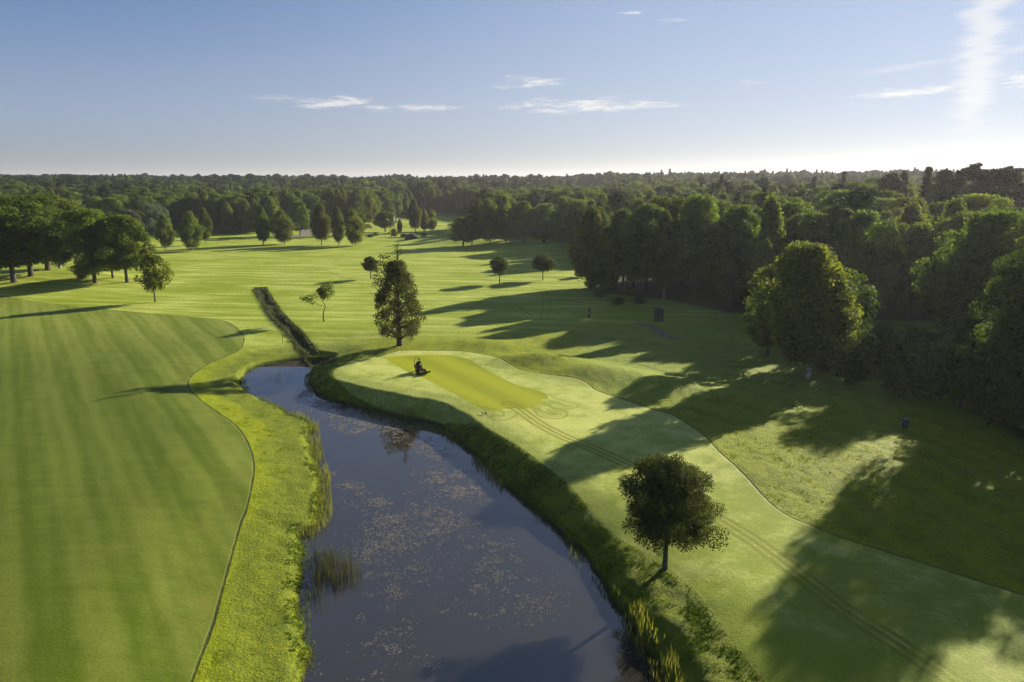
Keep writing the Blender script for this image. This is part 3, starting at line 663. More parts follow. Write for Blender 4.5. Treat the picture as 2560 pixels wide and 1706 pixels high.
# oak group on the left mound
for a in [(35, 706, 486, 170, 0, 'large dark oak, leftmost in the group on the left mound'), (78, 690, 482, 160, 1, 'tall oak with a dark trunk, second from the left in the mound group'),
          (120, 676, 480, 150, 2, 'oak behind its neighbours in the left mound group'), (150, 671, 484, 110, 0, 'yellowing tree at the back of the left mound group'),
          (238, 708, 516, 118, 3, 'rounded oak with spreading low branches in the middle of the mound group'), (282, 695, 560, 70, 1, 'smaller oak tucked behind the rounded oak on the mound'),
          (318, 706, 532, 105, 2, 'slanting oak at the right end of the left mound group'), (-30, 700, 490, 170, 3, 'oak cut by the left edge of the picture')]:
    px_tree('birch' if 'yellowing' in a[5] else 'oak', a[0], a[1], a[2], a[3] * 1.22, a[5], 'oaks on the left mound', a[4])
px_tree('bush', 205, 700, 664, 36, 'low bush under the rounded oak on the left mound')
# row of birches along the far fairway
for a in [(416, 626, 534, 42, 0, 'birch with two pale trunks, leftmost of the far row'), (481, 628, 528, 56, 1, 'full pear-shaped birch in the far row, beside a slimmer one'), (514, 612, 519, 38, 2, 'slim upright birch just behind the pear-shaped one'),
          (659, 612, 515, 46, 0, 'dark upright birch in the far row, left of the wide one'), (712, 611, 524, 52, 1, 'wide egg-shaped birch with yellow-green right side in the far row'),
          (805, 613, 509, 56, 2, 'tallest birch of the far row, beside a gravel path'), (847, 614, 515, 40, 0, 'slim birch with a pointed top in the far row'),
          (890, 615, 524, 50, 1, 'bright-edged birch, rightmost of the far row'), (1039, 582, 498, 40, 2, 'tall birch in the far clump behind the boulder'), (1061, 580, 522, 30, 0, 'birch in the middle of the far clump'),
          (1078, 578, 523, 30, 1, 'smaller birch at the right of the far clump'), (683, 590, 494, 44, 0, 'birch behind the far row, showing between two crowns')]:
    px_tree('birch', *a[:4], a[5], 'birches along the far fairway', a[4])
px_tree('oak', 750, 590, 500, 50, 'green oak behind the far birch row', 'trees behind the far birch row')
px_tree('oak', 898, 588, 517, 56, 'domed light green oak behind the rightmost birch', 'trees behind the far birch row')
px_tree('oak', 963, 580, 527, 56, 'low spreading oak in front of the white flagpole')
px_tree('bush', 985, 593, 570, 24, 'round bush left of the boulder'); px_tree('birch', 1000, 585, 548, 18, 'narrow dark tree right of the flagpole', None, 0)
px_tree('willow', 392, 600, 505, 70, 'silvery willow at the edge of the far wood'); px_tree('willow', 330, 606, 520, 60, 'second silvery willow, left of the first')
for k, (a, b) in enumerate([(940, 590), (925, 594), (1060, 592), (1010, 594)]): px_tree('bush', a, b, b - 10, 22, 'low scrub in the dark bed around the boulder', 'low scrub around the boulder')
# clump at the right end of the far fairway
for a in [('oak', 1158, 608, 532, 66, 'forked oak at the left end of the clump by the far green'), ('oak', 1180, 605, 525, 50, 'dark oak behind the forked oak'), ('birch', 1225, 604, 492, 60, 'tall pale-topped birch in the clump by the far green'),
          ('birch', 1195, 600, 495, 46, 'birch with a pale trunk at the middle of the clump'), ('birch', 1265, 607, 488, 56, 'broad birch in the middle of the clump by the far green'), ('oak', 1310, 606, 500, 70, 'oak in the right half of the clump by the far green'),
          ('oak', 1360, 610, 505, 80, 'round oak near the right end of the clump'), ('birch', 1405, 614, 500, 60, 'birch where the clump meets the big wood'), ('oak', 1440, 622, 495, 90, 'oak where the clump meets the big wood')]:
    px_tree(*a, 'trees of the clump by the far green')
# big birch and companion at the right
p = at(2022, 944)
big = make_tree(71, 'oak', 18.4, 4.7, 2.2, 150, 1.35, .30, 40, M_BIRCH, M_BBARK, .34, hang=.8, inner=.3, limbs=20, shell=.6, tpow=.95, skew=(-1.8, .3))
put_tree(big, 'birch_tree', p, 'big drooping birch with a pale trunk standing clear of the wood at the right', 'tree')
PLACED.append((p.x, p.y, 18))
p = at(2088, 905)
m2 = make_tree(72, 'oak', 14.0, 3.7, 1.2, 80, 1.2, .32, 34, M_OAK, M_BARK, .25, inner=.3, limbs=12, shell=.5)
put_tree(m2, 'oak_tree', p, 'green oak directly behind the big drooping birch', 'tree'); PLACED.append((p.x, p.y, 14))
p = at(1918, 890)
m3 = make_tree(73, 'oak', 14.0, 3.5, 1.0, 70, 1.15, .32, 34, M_OAK, M_BARK, .22, inner=.3, limbs=12, shell=.5)
put_tree(m3, 'oak_tree', p, 'rounded oak touching the left side of the big drooping birch', 'tree'); PLACED.append((p.x, p.y, 14))
m4 = make_tree(74, 'oak', 21.5, 7.2, .8, 190, 1.45, .26, 46, M_OAK, M_BARK, .4, inner=.3, limbs=16, shell=.5)
put_tree(m4, 'oak_tree', (56.3, 68.5, gz(56.3, 68.5)), 'large glossy-leaved oak at the right edge of the picture', 'tree'); PLACED.append((57.5, 68.5, 20))
# front rank of the big wood
for kind, x, y, H, w, lab in [
    ('birch', 19.2, 166, 16.5, 1.3, 'yellow-tinged birch at the left corner of the big wood'), ('oak', 28, 171, 17.5, 1.0, 'oak just behind the left corner of the big wood'),
    ('birch', 22, 156, 15.0, 1.25, 'birch with hanging twigs at the front corner of the big wood'), ('oak', 31, 157, 19.5, 1.05, 'tall lit-topped oak at the front corner of the big wood'),
    ('birch', 33.5, 149, 18.0, 1.0, 'birch with a bare pale trunk in the front of the big wood'), ('oak', 40, 150, 20.5, 1.0, 'oak in the front of the wood behind the tee'),
    ('oak', 46, 141, 18, .95, 'broad oak in the front of the wood right of the tee'), ('birch', 50, 134, 21.5, .9, 'birch in the shaded front of the wood'), ('oak', 58, 131, 17, 1.0, 'oak above the shaded clearing'),
    ('oak', 65, 127, 20.5, 1.0, 'lit-topped oak above the shaded clearing'), ('oak', 74, 125, 17.5, 1.0, 'oak behind the gravel path clearing'), ('pine', 70, 139, 21, 1.0, 'tall dark pine rising above the oaks'),
    ('oak', 82, 124, 18.5, 1.1, 'oak with yellow-green top at the right of the clearing'), ('birch', 90, 118, 21, 1.15, 'large shaded birch at the right of the clearing'), ('oak', 98, 112, 19, 1.1, 'dark oak near the right edge of the picture')]:
    wood_tree(kind, x, y, H * rg.uniform(.98, 1.2), lab, 'front trees of the big wood', w * .86)
for kind, x, y, H, lab in [('oak', 69, 99, 22, 'dark tall oak behind the right part of the thicket'), ('birch', 76, 92, 23, 'dark tall birch by the right picture edge behind the thicket'), ('oak', 78, 105, 22, 'dark oak at the right end of the shaded clearing'), ('birch', 47, 127, 15, 'low birch left above the clearing')]:
    wood_tree(kind, x, y, H, lab, 'front trees of the big wood', .95)
# shaded bushes at the right
TH_ = ['next to the trunk of the second oak', 'behind the drooping birch trunk side', 'above the lit grass strip', 'front bush left of the barrel', 'bush straight behind the barrel', 'bush right of the barrel', 'low bush at the thicket foot by the birch', 'wide bush near the glossy oak', 'bush in the middle back of the thicket', 'bush by the gravel path end', 'front bush below the glossy oak', 'bush at the right picture edge', 'back bush above the barrel', 'back bush near the bright young tree', 'small bush right at the birch trunk', 'small bush touching the birch foot']
for a in [(2100, 905, 868, 80), (2160, 930, 880, 80), (2225, 940, 900, 80), (2235, 985, 925, 85), (2290, 990, 900, 90), (2350, 1000, 885, 90), (2130, 965, 925, 60), (2400, 1020, 905, 90), (2330, 950, 870, 80), (2200, 890, 850, 60),
          (2450, 1040, 940, 90), (2520, 1075, 960, 100), (2280, 890, 860, 70), (2400, 900, 850, 70), (2045, 915, 882, 40), (2060, 935, 895, 36)]:
    px_tree('bush', a[0], a[1], a[2] - (48 if a[3] > 50 else 8), a[3] * 1.5, 'dark shaded ' + TH_[len(PLACED) % 16], 'bushes of the shaded thicket')
px_tree('spruce', 2366, 925, 851, 40, 'small bright-lit young tree above the shaded thicket')
for a in [(1452, 694, 664, 46), (1478, 722, 688, 50), (1500, 745, 716, 46), (1525, 735, 708, 50), (1545, 762, 742, 40), (1600, 760, 738, 46), (1570, 740, 712, 40), (1448, 672, 644, 40)]:
    px_tree('bush', a[0], a[1], a[2], a[3], 'scrubby bush at the front corner of the big wood', 'bushes along the front of the big wood')
# shadow-casting neighbours at and beyond the right edge
for x, y, H, k in [(64, 58, 23, 'oak'), (69, 77, 22, 'oak'), (74, 66, 23, 'birch'), (58, 49, 20, 'oak'), (70, 49, 22, 'oak'), (80, 76, 22, 'oak'), (52, 40, 16, 'oak'), (84, 60, 24, 'oak'), (90, 70, 24, 'birch'), (78, 52, 23, 'oak'), (64, 38, 19, 'oak')]:
    wood_tree(k, x, y, H, 'tree of the wood beyond the right edge', 'front trees of the big wood')

for kind, px, D, ty, lab in [('spruce', 2395, 185, 418, 'dark spruce on the skyline left of the tallest pine'), ('pine', 2428, 190, 398, 'tallest pine on the right skyline'), ('pine', 2360, 195, 415, 'spreading pine on the right skyline'), ('pine', 2475, 185, 412, 'flat-topped pine on the right skyline'),
                              ('spruce', 2318, 205, 408, 'thin spruce poking above the canopy at the right'), ('pine', 2225, 200, 424, 'dark pine above the canopy over the thicket'), ('spruce', 2258, 210, 420, 'thin spruce above the canopy over the thicket'), ('pine', 2520, 175, 405, 'pine at the right end of the skyline')]:
    x, y = far_xy(px, D); wood_tree(kind, x, y, ztop(ty, y) - gz(x, y), lab, 'skyline conifers at the right', 1.15 if kind == 'spruce' else .85)
# ---- the rest of the woods
def far_open(x, y):
    """True where grass, not wood"""
    D = math.hypot(x, y)
    if y < 120 and x < 40: return True
    az = x / max(y, 1)
    return False
cands = []
rs_ = np.random.default_rng(77)
def zone(px): 
    return 0
# back edge of the open land, as (pixel x, distance) pairs; wood begins beyond it
EDGE = [(-500, 330), (0, 330), (150, 335), (330, 345), (440, 380), (560, 345), (640, 350), (720, 380), (800, 400), (880, 400), (960, 440), (1040, 520), (1130, 520), (1180, 480), (1190, 330), (1300, 318), (1400, 300), (1430, 262), (1440, 200)]
ex_ = np.array([(a - 1280) / F / 1.026 for a, b in EDGE]); ed_ = np.array([b for a, b in EDGE], float)
N = 0
def jgrid(y0, y1, sp, xl, xr):
    y = y0
    while y < y1:
        x = xl * y - 20
        while x < xr * y + 30:
            yield x + rs_.uniform(-.42, .42) * sp, y + rs_.uniform(-.42, .42) * sp
            x += sp
        y += sp * .88
pts = []
for x, y in jgrid(118, 620, 9.2, -.80, .80): pts.append((x, y, 1.0))
for x, y in jgrid(620, 1150, 12.0, -.80, .80): pts.append((x, y, 1.1))
for x, y in jgrid(1150, 3300, 22.0, -.80, .80): pts.append((x, y, 1.25))
PA = np.array(pts); xx, yy = PA[:, 0], PA[:, 1]
inR = sd_poly(xx, yy, WOOD_R, 60.0) > 1.0
az_ = xx / yy
inF = (yy > np.interp(az_, ex_, ed_)) & ((az_ < .088) | (yy > 255))
gx_, gy_ = far_xy(1120, 450)
ok = ((inR & (np.hypot(xx - 42, yy - 203) > 17)) | inF) & (np.hypot((xx - gx_) / 42, (yy - gy_) / 60) > 1)
for (a, b, hh) in PLACED:
    ok &= np.hypot(xx - a, yy - b) > 5.0
# far fairways that open up in the wood at the centre
fx1, fy1 = far_xy(1110, 430)
PA = PA[ok]; D = np.hypot(PA[:, 0], PA[:, 1]); PA = PA[np.argsort(D)]
zz = Hfull(PA[:, 0].copy(), PA[:, 1].copy())
dens_n = vn(PA[:, 0] / 60, PA[:, 1] / 60, 91); hvar = vn(PA[:, 0] / 35, PA[:, 1] / 35, 92)
kinds = []
for i in range(len(PA)):
    x, y = PA[i, :2]; r = rs_.random(); right = x / y > .25
    Dn = math.hypot(x, y)
    pc = .05 + .55 * float(sst(Dn, 420, 900)) + (.12 if right and Dn > 180 else 0)
    if r < pc: k = 'pine' if rs_.random() < .5 else 'spruce'
    elif r < pc + (1 - pc) * (.22 + .35 * (dens_n[i] > .55)): k = 'birch'
    else: k = 'oak'
    kinds.append(k)
NI = 235
labels_k = {'oak': 'green oak', 'birch': 'birch', 'spruce': 'dark pointed spruce', 'pine': 'dark pine'}
for i in range(min(NI, len(PA))):
    x, y, _ = PA[i]; k = kinds[i]; H = ((14.8 if x > 10 else 16) + 6.5 * hvar[i] + rs_.uniform(-1.5, 1.5) * (2.3 if x > 10 else 1)) * (1.12 if k in ('pine', 'spruce') else 1)
    ipx = 1280 + F * x / (y * math.cos(PITCH) + (CAMZ - 15) * math.sin(PITCH))
    where = next(t for lim, t in [(170, 'at the left edge, behind the mound oaks'), (330, 'behind the right end of the mound oaks'), (460, 'behind the silvery willows'), (600, 'behind the pear-shaped birch'), (740, 'behind the egg-shaped birch'), (900, 'behind the tallest far birch'),
                 (1010, 'behind the flagpole'), (1110, 'behind the far clump and boulder'), (1280, 'behind the clump by the far green'), (1430, 'behind the right small fairway tree'), (1580, 'behind the front corner of the big wood'), (1720, 'behind the wooden shelter'),
                 (1880, 'between the shelter and the drooping birch'), (2060, 'behind the drooping birch'), (2200, 'right of the drooping birch'), (2340, 'behind the shaded thicket and barrel'), (9999, 'at the right edge of the picture')] if ipx < lim)
    sz_ = 'tall ' if H > 23.5 else 'low ' if H < 18.5 else ''
    rank = 'canopy rank ' + str(max(1, int(round((math.hypot(x, y) - (120 if x > 10 else 320)) / 16)) + 1))
    rank = {'1': 'nearest', '2': 'second', '3': 'third', '4': 'fourth', '5': 'fifth', '6': 'sixth', '7': 'seventh', '8': 'eighth'}.get(rank.split()[-1], 'far') + ' canopy rank'
    wood_tree(k, x, y, H, sz_ + labels_k[k] + ' in the ' + rank + ' ' + where, 'woodland trees', rs_.uniform(.9, 1.15), z=zz[i])

# ------------------------------------------------------------------ far-off wood: one object, instanced from the woodland crowns
def far_wood():
    Q = PA[NI:]; Z = zz[NI:]; K = kinds[NI:]; hv = hvar[NI:]; n = len(Q)
    order = [('oak', 0), ('oak', 1), ('oak', 2), ('oak', 3), ('birch', 0), ('birch', 1), ('birch', 2), ('spruce', 0), ('spruce', 1), ('pine', 0), ('pine', 1)]
    first = {'oak': (0, 4), 'birch': (4, 3), 'spruce': (7, 2), 'pine': (9, 2)}
    me = bpy.data.meshes.new('distant_wood'); me.vertices.add(n)
    me.vertices.foreach_set('co', np.stack([Q[:, 0], Q[:, 1], Z - .3], 1).astype(np.float32).ravel())
    idx = np.array([first[k][0] + rs_.integers(first[k][1]) for k in K], np.int32)
    sc = (np.where(Q[:, 0] > .1 * Q[:, 1], 14.5, 15) + 7.5 * hv + rs_.uniform(-2, 2, n)) / 20 * np.array([1.15 if k in ('spruce', 'pine') else 1 for k in K])
    wd = sc * (Q[:, 2] ** 1.2) * rs_.uniform(.95, 1.2, n)
    a = me.attributes.new('idx', 'INT', 'POINT'); a.data.foreach_set('value', idx)
    a = me.attributes.new('sc', 'FLOAT_VECTOR', 'POINT'); a.data.foreach_set('vector', np.stack([wd, wd, sc], 1).astype(np.float32).ravel())
    a = me.attributes.new('rot', 'FLOAT_VECTOR', 'POINT'); a.data.foreach_set('vector', np.stack([0 * sc, 0 * sc, rs_.uniform(0, 6.28, n)], 1).astype(np.float32).ravel())
    o = link('distant_wood', me); tag(o, 'far-off mixed wood of dark conifers and broadleaved trees reaching the skyline', None, None, 'stuff')
    ng = bpy.data.node_groups.new('scatter', 'GeometryNodeTree')
    ng.interface.new_socket('Geometry', in_out='INPUT', socket_type='NodeSocketGeometry'); ng.interface.new_socket('Geometry', in_out='OUTPUT', socket_type='NodeSocketGeometry')
    N_ = ng.nodes; Lk = ng.links
    gi = N_.new('NodeGroupInput'); go = N_.new('NodeGroupOutput'); jn = N_.new('GeometryNodeJoinGeometry')
    src = {}
    for ob in C.objects:
        if ob.name.startswith('crown') and ob.parent: src.setdefault(ob.data.name, ob)
    for k, i in reversed(order):
        oi = N_.new('GeometryNodeObjectInfo'); oi.inputs['Object'].default_value = src[PROTO[k][i][1].name]; oi.inputs['As Instance'].default_value = True
        oi.transform_space = 'ORIGINAL'; Lk.new(oi.outputs['Geometry'], jn.inputs[0])
    ip = N_.new('GeometryNodeInstanceOnPoints'); ip.inputs['Pick Instance'].default_value = True
    def na(nm, t):
        q = N_.new('GeometryNodeInputNamedAttribute'); q.data_type = t; q.inputs['Name'].default_value = nm; return q.outputs[0]
    Lk.new(gi.outputs[0], ip.inputs['Points']); Lk.new(jn.outputs[0], ip.inputs['Instance']); Lk.new(na('idx', 'INT'), ip.inputs['Instance Index'])
    Lk.new(na('sc', 'FLOAT_VECTOR'), ip.inputs['Scale']); Lk.new(na('rot', 'FLOAT_VECTOR'), ip.inputs['Rotation']); Lk.new(ip.outputs[0], go.inputs[0])
    md = o.modifiers.new('scatter', 'NODES'); md.node_group = ng
    print('far wood instances', n)
far_wood()

# ------------------------------------------------------------------ paths
def strip(name, line, width, mat, dz=.03, label=None, seg=5, jag=.12):
    P = catmull(line, 14); n = len(P); V = []; 
    T = np.gradient(P, axis=0); T /= np.linalg.norm(T, axis=1)[:, None] + 1e-9; Nn = np.stack([-T[:, 1], T[:, 0]], 1)
    off = np.linspace(-.5, .5, seg); pts_ = []
    for i in range(n):
        w = width * (1 + jag * math.sin(i * .7) + jag * math.sin(i * 1.9 + 1))
        for o in off: pts_.append(P[i] + Nn[i] * o * w)
    pts_ = np.array(pts_); z = Hfull(pts_[:, 0], pts_[:, 1]) + dz
    idx = np.arange(n * seg).reshape(n, seg)
    Fq = np.stack([idx[:-1, :-1].ravel(), idx[1:, :-1].ravel(), idx[1:, 1:].ravel(), idx[:-1, 1:].ravel()], 1)
    tag(link(name, npmesh(name, np.column_stack([pts_, z]), Fq, mat, smooth=True)), label, None, None, 'structure')
M_GRAVEL = simple('gravel', (.17, .15, .125), .95, .2, 0, .02, 12, (.11, .11, .07), 1.2)
strip('path', [flat(a, b) for a, b in [(1590, 808), (1615, 812), (1645, 826), (1668, 842), (1700, 849)]], 1.3, M_GRAVEL, .05, 'pinkish gravel path end beside the wooden shelter', jag=.2)
strip('path', [flat(a, b) for a, b in [(2010, 868), (2100, 882), (2200, 896), (2300, 911), (2420, 925)]], 1.9, M_GRAVEL, .05, 'pale gravel path behind the drooping birch')
strip('path', [flat(a, b) for a, b in [(690, 598), (745, 592), (772, 586), (770, 577), (750, 572), (715, 570)]], 8.0, M_GRAVEL, .12, 'pinkish gravel path behind the far birch row')

# ------------------------------------------------------------------ water lilies, reeds, bank growth
def tone_mat(name, dark, light, transl=.0, rough=.6, spec=.3, tr=(1.7, 1.7, .7)):
    m = bpy.data.materials.new(name); m.use_nodes = True; g = NT(m.node_tree)
    c = g.mix(g.attr('tone'), dark, light)
    bs = g.n('ShaderNodeBsdfPrincipled', {'Base Color': c, 'Roughness': rough, 'Specular IOR Level': spec})
    if transl: bs = g.n('ShaderNodeMixShader', {0: transl, 1: bs, 2: g.n('ShaderNodeBsdfTranslucent', {'Color': g.vm('MULTIPLY', c, tr)})})
    g.n('ShaderNodeOutputMaterial', {'Surface': bs}); return m
M_PAD = tone_mat('lily_pad', (.07, .07, .05), (.25, .215, .18), .0, .35, .6)
M_REED = tone_mat('reed', (.060, .075, .016), (.22, .22, .05), .35)
M_DREED = tone_mat('bulrush', (.030, .036, .018), (.075, .08, .03), .25)
M_WEED = tone_mat('ditch_weed', (.025, .036, .010), (.085, .105, .035), .2)
M_TUFT = tone_mat('bank_grass', (.035, .062, .006), (.115, .160, .014), .3)
M_RTUFT = tone_mat('rough_grass', (.095, .145, .004), (.185, .235, .008), .35, .9, .04)

BL = [(717, 940, 62, 22, .9), (744, 905, 48, 12, .7), (690, 968, 26, 8, .8), (760, 985, 45, 9, 1), (820, 1012, 50, 12, 1), (880, 1035, 50, 14, 1), (930, 1062, 42, 14, .9), (850, 1070, 30, 8, .6), (900, 1078, 26, 7, .7), (1060, 1118, 45, 18, .4), (1090, 1140, 30, 12, .5),
      (985, 1075, 45, 9, .8), (1010, 1100, 30, 10, .3), (878, 1218, 36, 10, .9), (905, 1235, 20, 8, .7), (930, 1258, 52, 17, .8), (835, 1186, 15, 6, .5), (1100, 1198, 46, 20, 1), (1150, 1190, 30, 14, .6), (1146, 1235, 52, 22, 1), (1190, 1225, 25, 22, .9), (1040, 1230, 35, 12, .4), (1060, 1262, 40, 10, .6),
      (960, 1300, 62, 20, .9), (905, 1290, 25, 16, .8), (975, 1340, 70, 30, 1.1), (950, 1375, 60, 26, 1.1), (1000, 1365, 50, 25, .9), (915, 1400, 25, 12, .9), (1090, 1280, 55, 20, .8), (1120, 1305, 60, 24, 1), (1080, 1330, 60, 16, .9), (1190, 1313, 42, 14, .8), (1060, 1360, 50, 14, .7),
      (1220, 1365, 55, 16, .9), (1180, 1340, 40, 12, .8), (1230, 1400, 50, 20, .9), (1255, 1440, 35, 26, 1), (1215, 1420, 35, 20, .9), (1200, 1470, 30, 14, .9), (1260, 1480, 35, 16, .9), (1290, 1400, 30, 30, .5), (1020, 1405, 60, 10, .6), (990, 1436, 35, 14, 1), (970, 1405, 20, 10, .8), (1040, 1420, 45, 12, .6),
      (990, 1482, 32, 18, 1), (975, 1465, 24, 10, .8), (1057, 1455, 22, 8, .9), (1105, 1441, 14, 5, .8), (1145, 1450, 20, 5, .7), (925, 1435, 18, 10, .5), (922, 1488, 14, 8, .6), (965, 1516, 18, 8, .6), (905, 1548, 22, 12, .8), (975, 1583, 36, 14, 1), (1030, 1555, 16, 16, .6), (1025, 1590, 18, 10, .5),
      (945, 1612, 50, 20, .9), (985, 1625, 30, 14, .8), (930, 1640, 30, 14, .5), (990, 1662, 34, 8, .9), (1030, 1620, 20, 6, .7), (1068, 1640, 34, 6, .7), (1085, 1662, 22, 7, .8), (940, 1690, 22, 14, .8), (905, 1700, 24, 6, .6), (795, 1680, 10, 18, .6), (1110, 1525, 20, 7, .5), (1210, 1540, 40, 7, .8), (1270, 1530, 26, 14, .8), (1245, 1570, 30, 8, .4),
      (1330, 1440, 40, 30, .35), (1350, 1510, 50, 30, .45), (1390, 1480, 30, 40, .3), (1300, 1500, 30, 30, .6), (1320, 1560, 30, 20, .35), (1400, 1540, 30, 30, .25), (850, 1310, 40, 20, .2), (1160, 1500, 80, 30, .12), (1100, 1400, 120, 40, .15)]
def lilies():
    rs = np.random.default_rng(8); M = 900000
    x = rs.uniform(-28, 8, M); y = rs.uniform(30, 97, M)
    # weight follows where the drifts lie on the water
    w = np.zeros(M)
    for px, py, wx, wy, st in BL:
        cx, cy = flat(px, py, WL); ax, ay = flat(px + wx, py, WL); bx, by = flat(px, py - wy, WL)
        ux, uy = ax - cx, ay - cy; vx, vy = bx - cx, by - cy; det = ux * vy - uy * vx
        a = ((x - cx) * vy - (y - cy) * vx) / det; b = (ux * (y - cy) - uy * (x - cx)) / det
        w = np.maximum(w, st * np.exp(-1.1 * (a * a + b * b)))
    nz = .38 * vn(x / .55, y / .55, 61) + .55 * vn(x / .22, y / .22, 62) + .27 * vn(x / 2.2, y / 2.2, 63)
    w = np.clip(w * 1.15 + .05, 0, 1.1); dens = w * (nz > .74 - .30 * w)
    dens *= .2+.8*np.clip((nz - .45) * 2.5, 0, 1)
    far_k = np.clip((y / 60) ** 2, .6, 2.2) * .8
    keep = (rs.random(M) < dens * .95 * far_k) & (w > .08)
    x, y = x[keep], y[keep]
    ds = -sd_poly(x, y, POND, 20.0); ok = ds < -.5; x, y = x[ok], y[ok]; n = len(x); print('pads', n)
    r = rs.uniform(.022, .055, n) * np.clip(y / 55, .8, 1.5); t0 = rs.uniform(0, 6.28, n)
    tx = rs.normal(0, .16, n); ty = rs.normal(0, .16, n)
    V = np.zeros((n, 6, 3))
    for k in range(6):
        t = t0 + k * 2 * math.pi / 6 * .97; rr = r * rs.uniform(.8, 1.1, n); dx, dy = rr * np.cos(t), rr * np.sin(t)
        V[:, k, 0] = x + dx; V[:, k, 1] = y + dy; V[:, k, 2] = WL + .012 + np.abs(dx * tx + dy * ty)
    tag(link('water_lilies', npmesh('water_lilies', V.reshape(-1, 3), np.arange(n * 6).reshape(n, 6), M_PAD, {'tone': ('FACE', rs.random(n))})), 'pinkish-grey water lily leaves floating in drifts on the pond', None, None, 'stuff')
lilies()

def blades(name, x, y, z, h, wdt, lean, mat, label, rs, tonebias=0.0, curve=.35):
    n = len(x); a = rs.uniform(0, 6.28, n); ca, sa = np.cos(a), np.sin(a)
    la = rs.uniform(0, 6.28, n); ll = lean * h * rs.random(n); lx, ly = np.cos(la) * ll, np.sin(la) * ll
    w = wdt * rs.uniform(.6, 1.3, n)
    B0 = np.stack([x - ca * w / 2, y - sa * w / 2, z], 1); B1 = np.stack([x + ca * w / 2, y + sa * w / 2, z], 1)
    mx = x + lx * curve; my = y + ly * curve; mz = z + h * .62
    M0 = np.stack([mx - ca * w * .42, my - sa * w * .42, mz], 1); M1 = np.stack([mx + ca * w * .42, my + sa * w * .42, mz], 1)
    T0 = np.stack([x + lx - ca * w * .08, y + ly - sa * w * .08, z + h], 1); T1 = np.stack([x + lx + ca * w * .08, y + ly + sa * w * .08, z + h], 1)
    V = np.stack([B0, B1, M1, M0, T1, T0], 1).reshape(-1, 3); o = np.arange(n)[:, None] * 6
    Fq = np.concatenate([o + np.array([[0, 1, 2, 3]]), o + np.array([[3, 2, 4, 5]])], 0)
    tone = np.clip(rs.random(n) + tonebias, 0, 1)
    return tag(link(name, npmesh(name, V, Fq, mat, {'tone': ('FACE', np.concatenate([tone, tone]))})), label, None, None, 'stuff')

def along(P, rs, n, d0, d1, lo, hi, side, seed, thr):
    """points scattered beside a shore polyline, clustered by noise, between pixel rows turned into metres"""
    seg = np.linalg.norm(np.diff(P, axis=0), axis=1); cs = np.concatenate([[0], np.cumsum(seg)]); L_ = cs[-1]
    s = rs.uniform(0, L_, n); i = np.clip(np.searchsorted(cs, s) - 1, 0, len(seg) - 1); f = (s - cs[i]) / np.maximum(seg[i], 1e-6)
    q = P[i] + (P[i + 1] - P[i]) * f[:, None]; T = (P[i + 1] - P[i]) / np.maximum(seg[i], 1e-6)[:, None]; Nn = np.stack([T[:, 1], -T[:, 0]], 1) * side
    d = rs.uniform(d0, d1, n); p = q + Nn * d[:, None]
    k = (q[:, 1] > lo) & (q[:, 1] < hi) & (vn(s / 2.1, 0 * s, seed) + .25 * rs.random(n) > thr)
    return p[k, 0], p[k, 1]
def yat(py): return flat(1280, py, WL)[1]
rs1 = np.random.default_rng(21)
# left shore: LS runs bottom to top, land is on its left, water on its right (side=+1)
x1, y1 = along(LS, rs1, 9000, -.5, .9, yat(1345), yat(1040), 1, 3, .45)
z1 = np.full(len(x1), WL - .1); blades('reeds', x1, y1, z1, rs1.uniform(.35, 1.05, len(x1)), .035, .25, M_REED, 'yellow-green reeds lining the left shore of the pond', rs1)
xa, ya = along(LS, rs1, 9000, -.3, .5, 28, yat(890), 1, 5, .40); xb, yb = along(RS, rs1, 16000, -.35, .55, 28, yat(895), 1, 6, .42)
x2 = np.concatenate([xa, xb]); y2 = np.concatenate([ya, yb]); z2 = np.maximum(Hfull(x2.copy(), y2.copy()), WL - .1) - .03
blades('sedge', x2, y2, z2, rs1.uniform(.15, .45, len(x2)), .035, .5, M_TUFT, 'short green sedge fringing the pond', rs1, .1)
xa, ya = along(RS, rs1, 7000, -.2, .9, yat(1270), yat(1080), 1, 8, .66); xb, yb = along(RS, rs1, 2600, -.2, 1.0, yat(1420), yat(1290), 1, 9, .6); xc, yc = along(RS, rs1, 11000, -.9, .5, 25, yat(1545), 1, 10, .30)
x3 = np.concatenate([xa, xb, xc]); y3 = np.concatenate([ya, yb, yc]); z3 = np.maximum(Hfull(x3.copy(), y3.copy()), WL - .1)
blades('reeds', x3, y3, z3, rs1.uniform(.3, .95, len(x3)), .035, .3, M_REED, 'lit green reeds along the right shore of the pond', rs1, .2)
def patch(pxs, n, rs, thr=.3, seed=4):
    P = np.array([flat(a, b, WL) for a, b in pxs]); x = rs.uniform(P[:, 0].min(), P[:, 0].max(), n); y = rs.uniform(P[:, 1].min(), P[:, 1].max(), n)
    k = (sd_poly(x, y, P, 20) > rs.random(n) ** .7 * 1.6) & (vn(x / .8, y / .8, seed) > thr); return x[k], y[k]
xa, ya = patch([(740, 1400), (800, 1365), (905, 1370), (945, 1430), (900, 1510), (800, 1540), (740, 1520)], 5200, rs1, .42); xb, yb = patch([(612, 975), (640, 985), (700, 1010), (704, 1032), (690, 1036), (640, 1010), (606, 985)], 2400, rs1, .25)
xc, yc = patch([(757, 1490), (800, 1480), (795, 1700), (757, 1706)], 1200, rs1, .55); xd, yd = patch([(800, 1255), (830, 1230), (840, 1275), (815, 1300)], 300, rs1, .3); xe, ye = patch([(640, 925), (700, 918), (760, 940), (730, 960), (660, 960)], 250, rs1, .5)
x4 = np.concatenate([xa, xb, xc, xd, xe]); y4 = np.concatenate([ya, yb, yc, yd, ye])
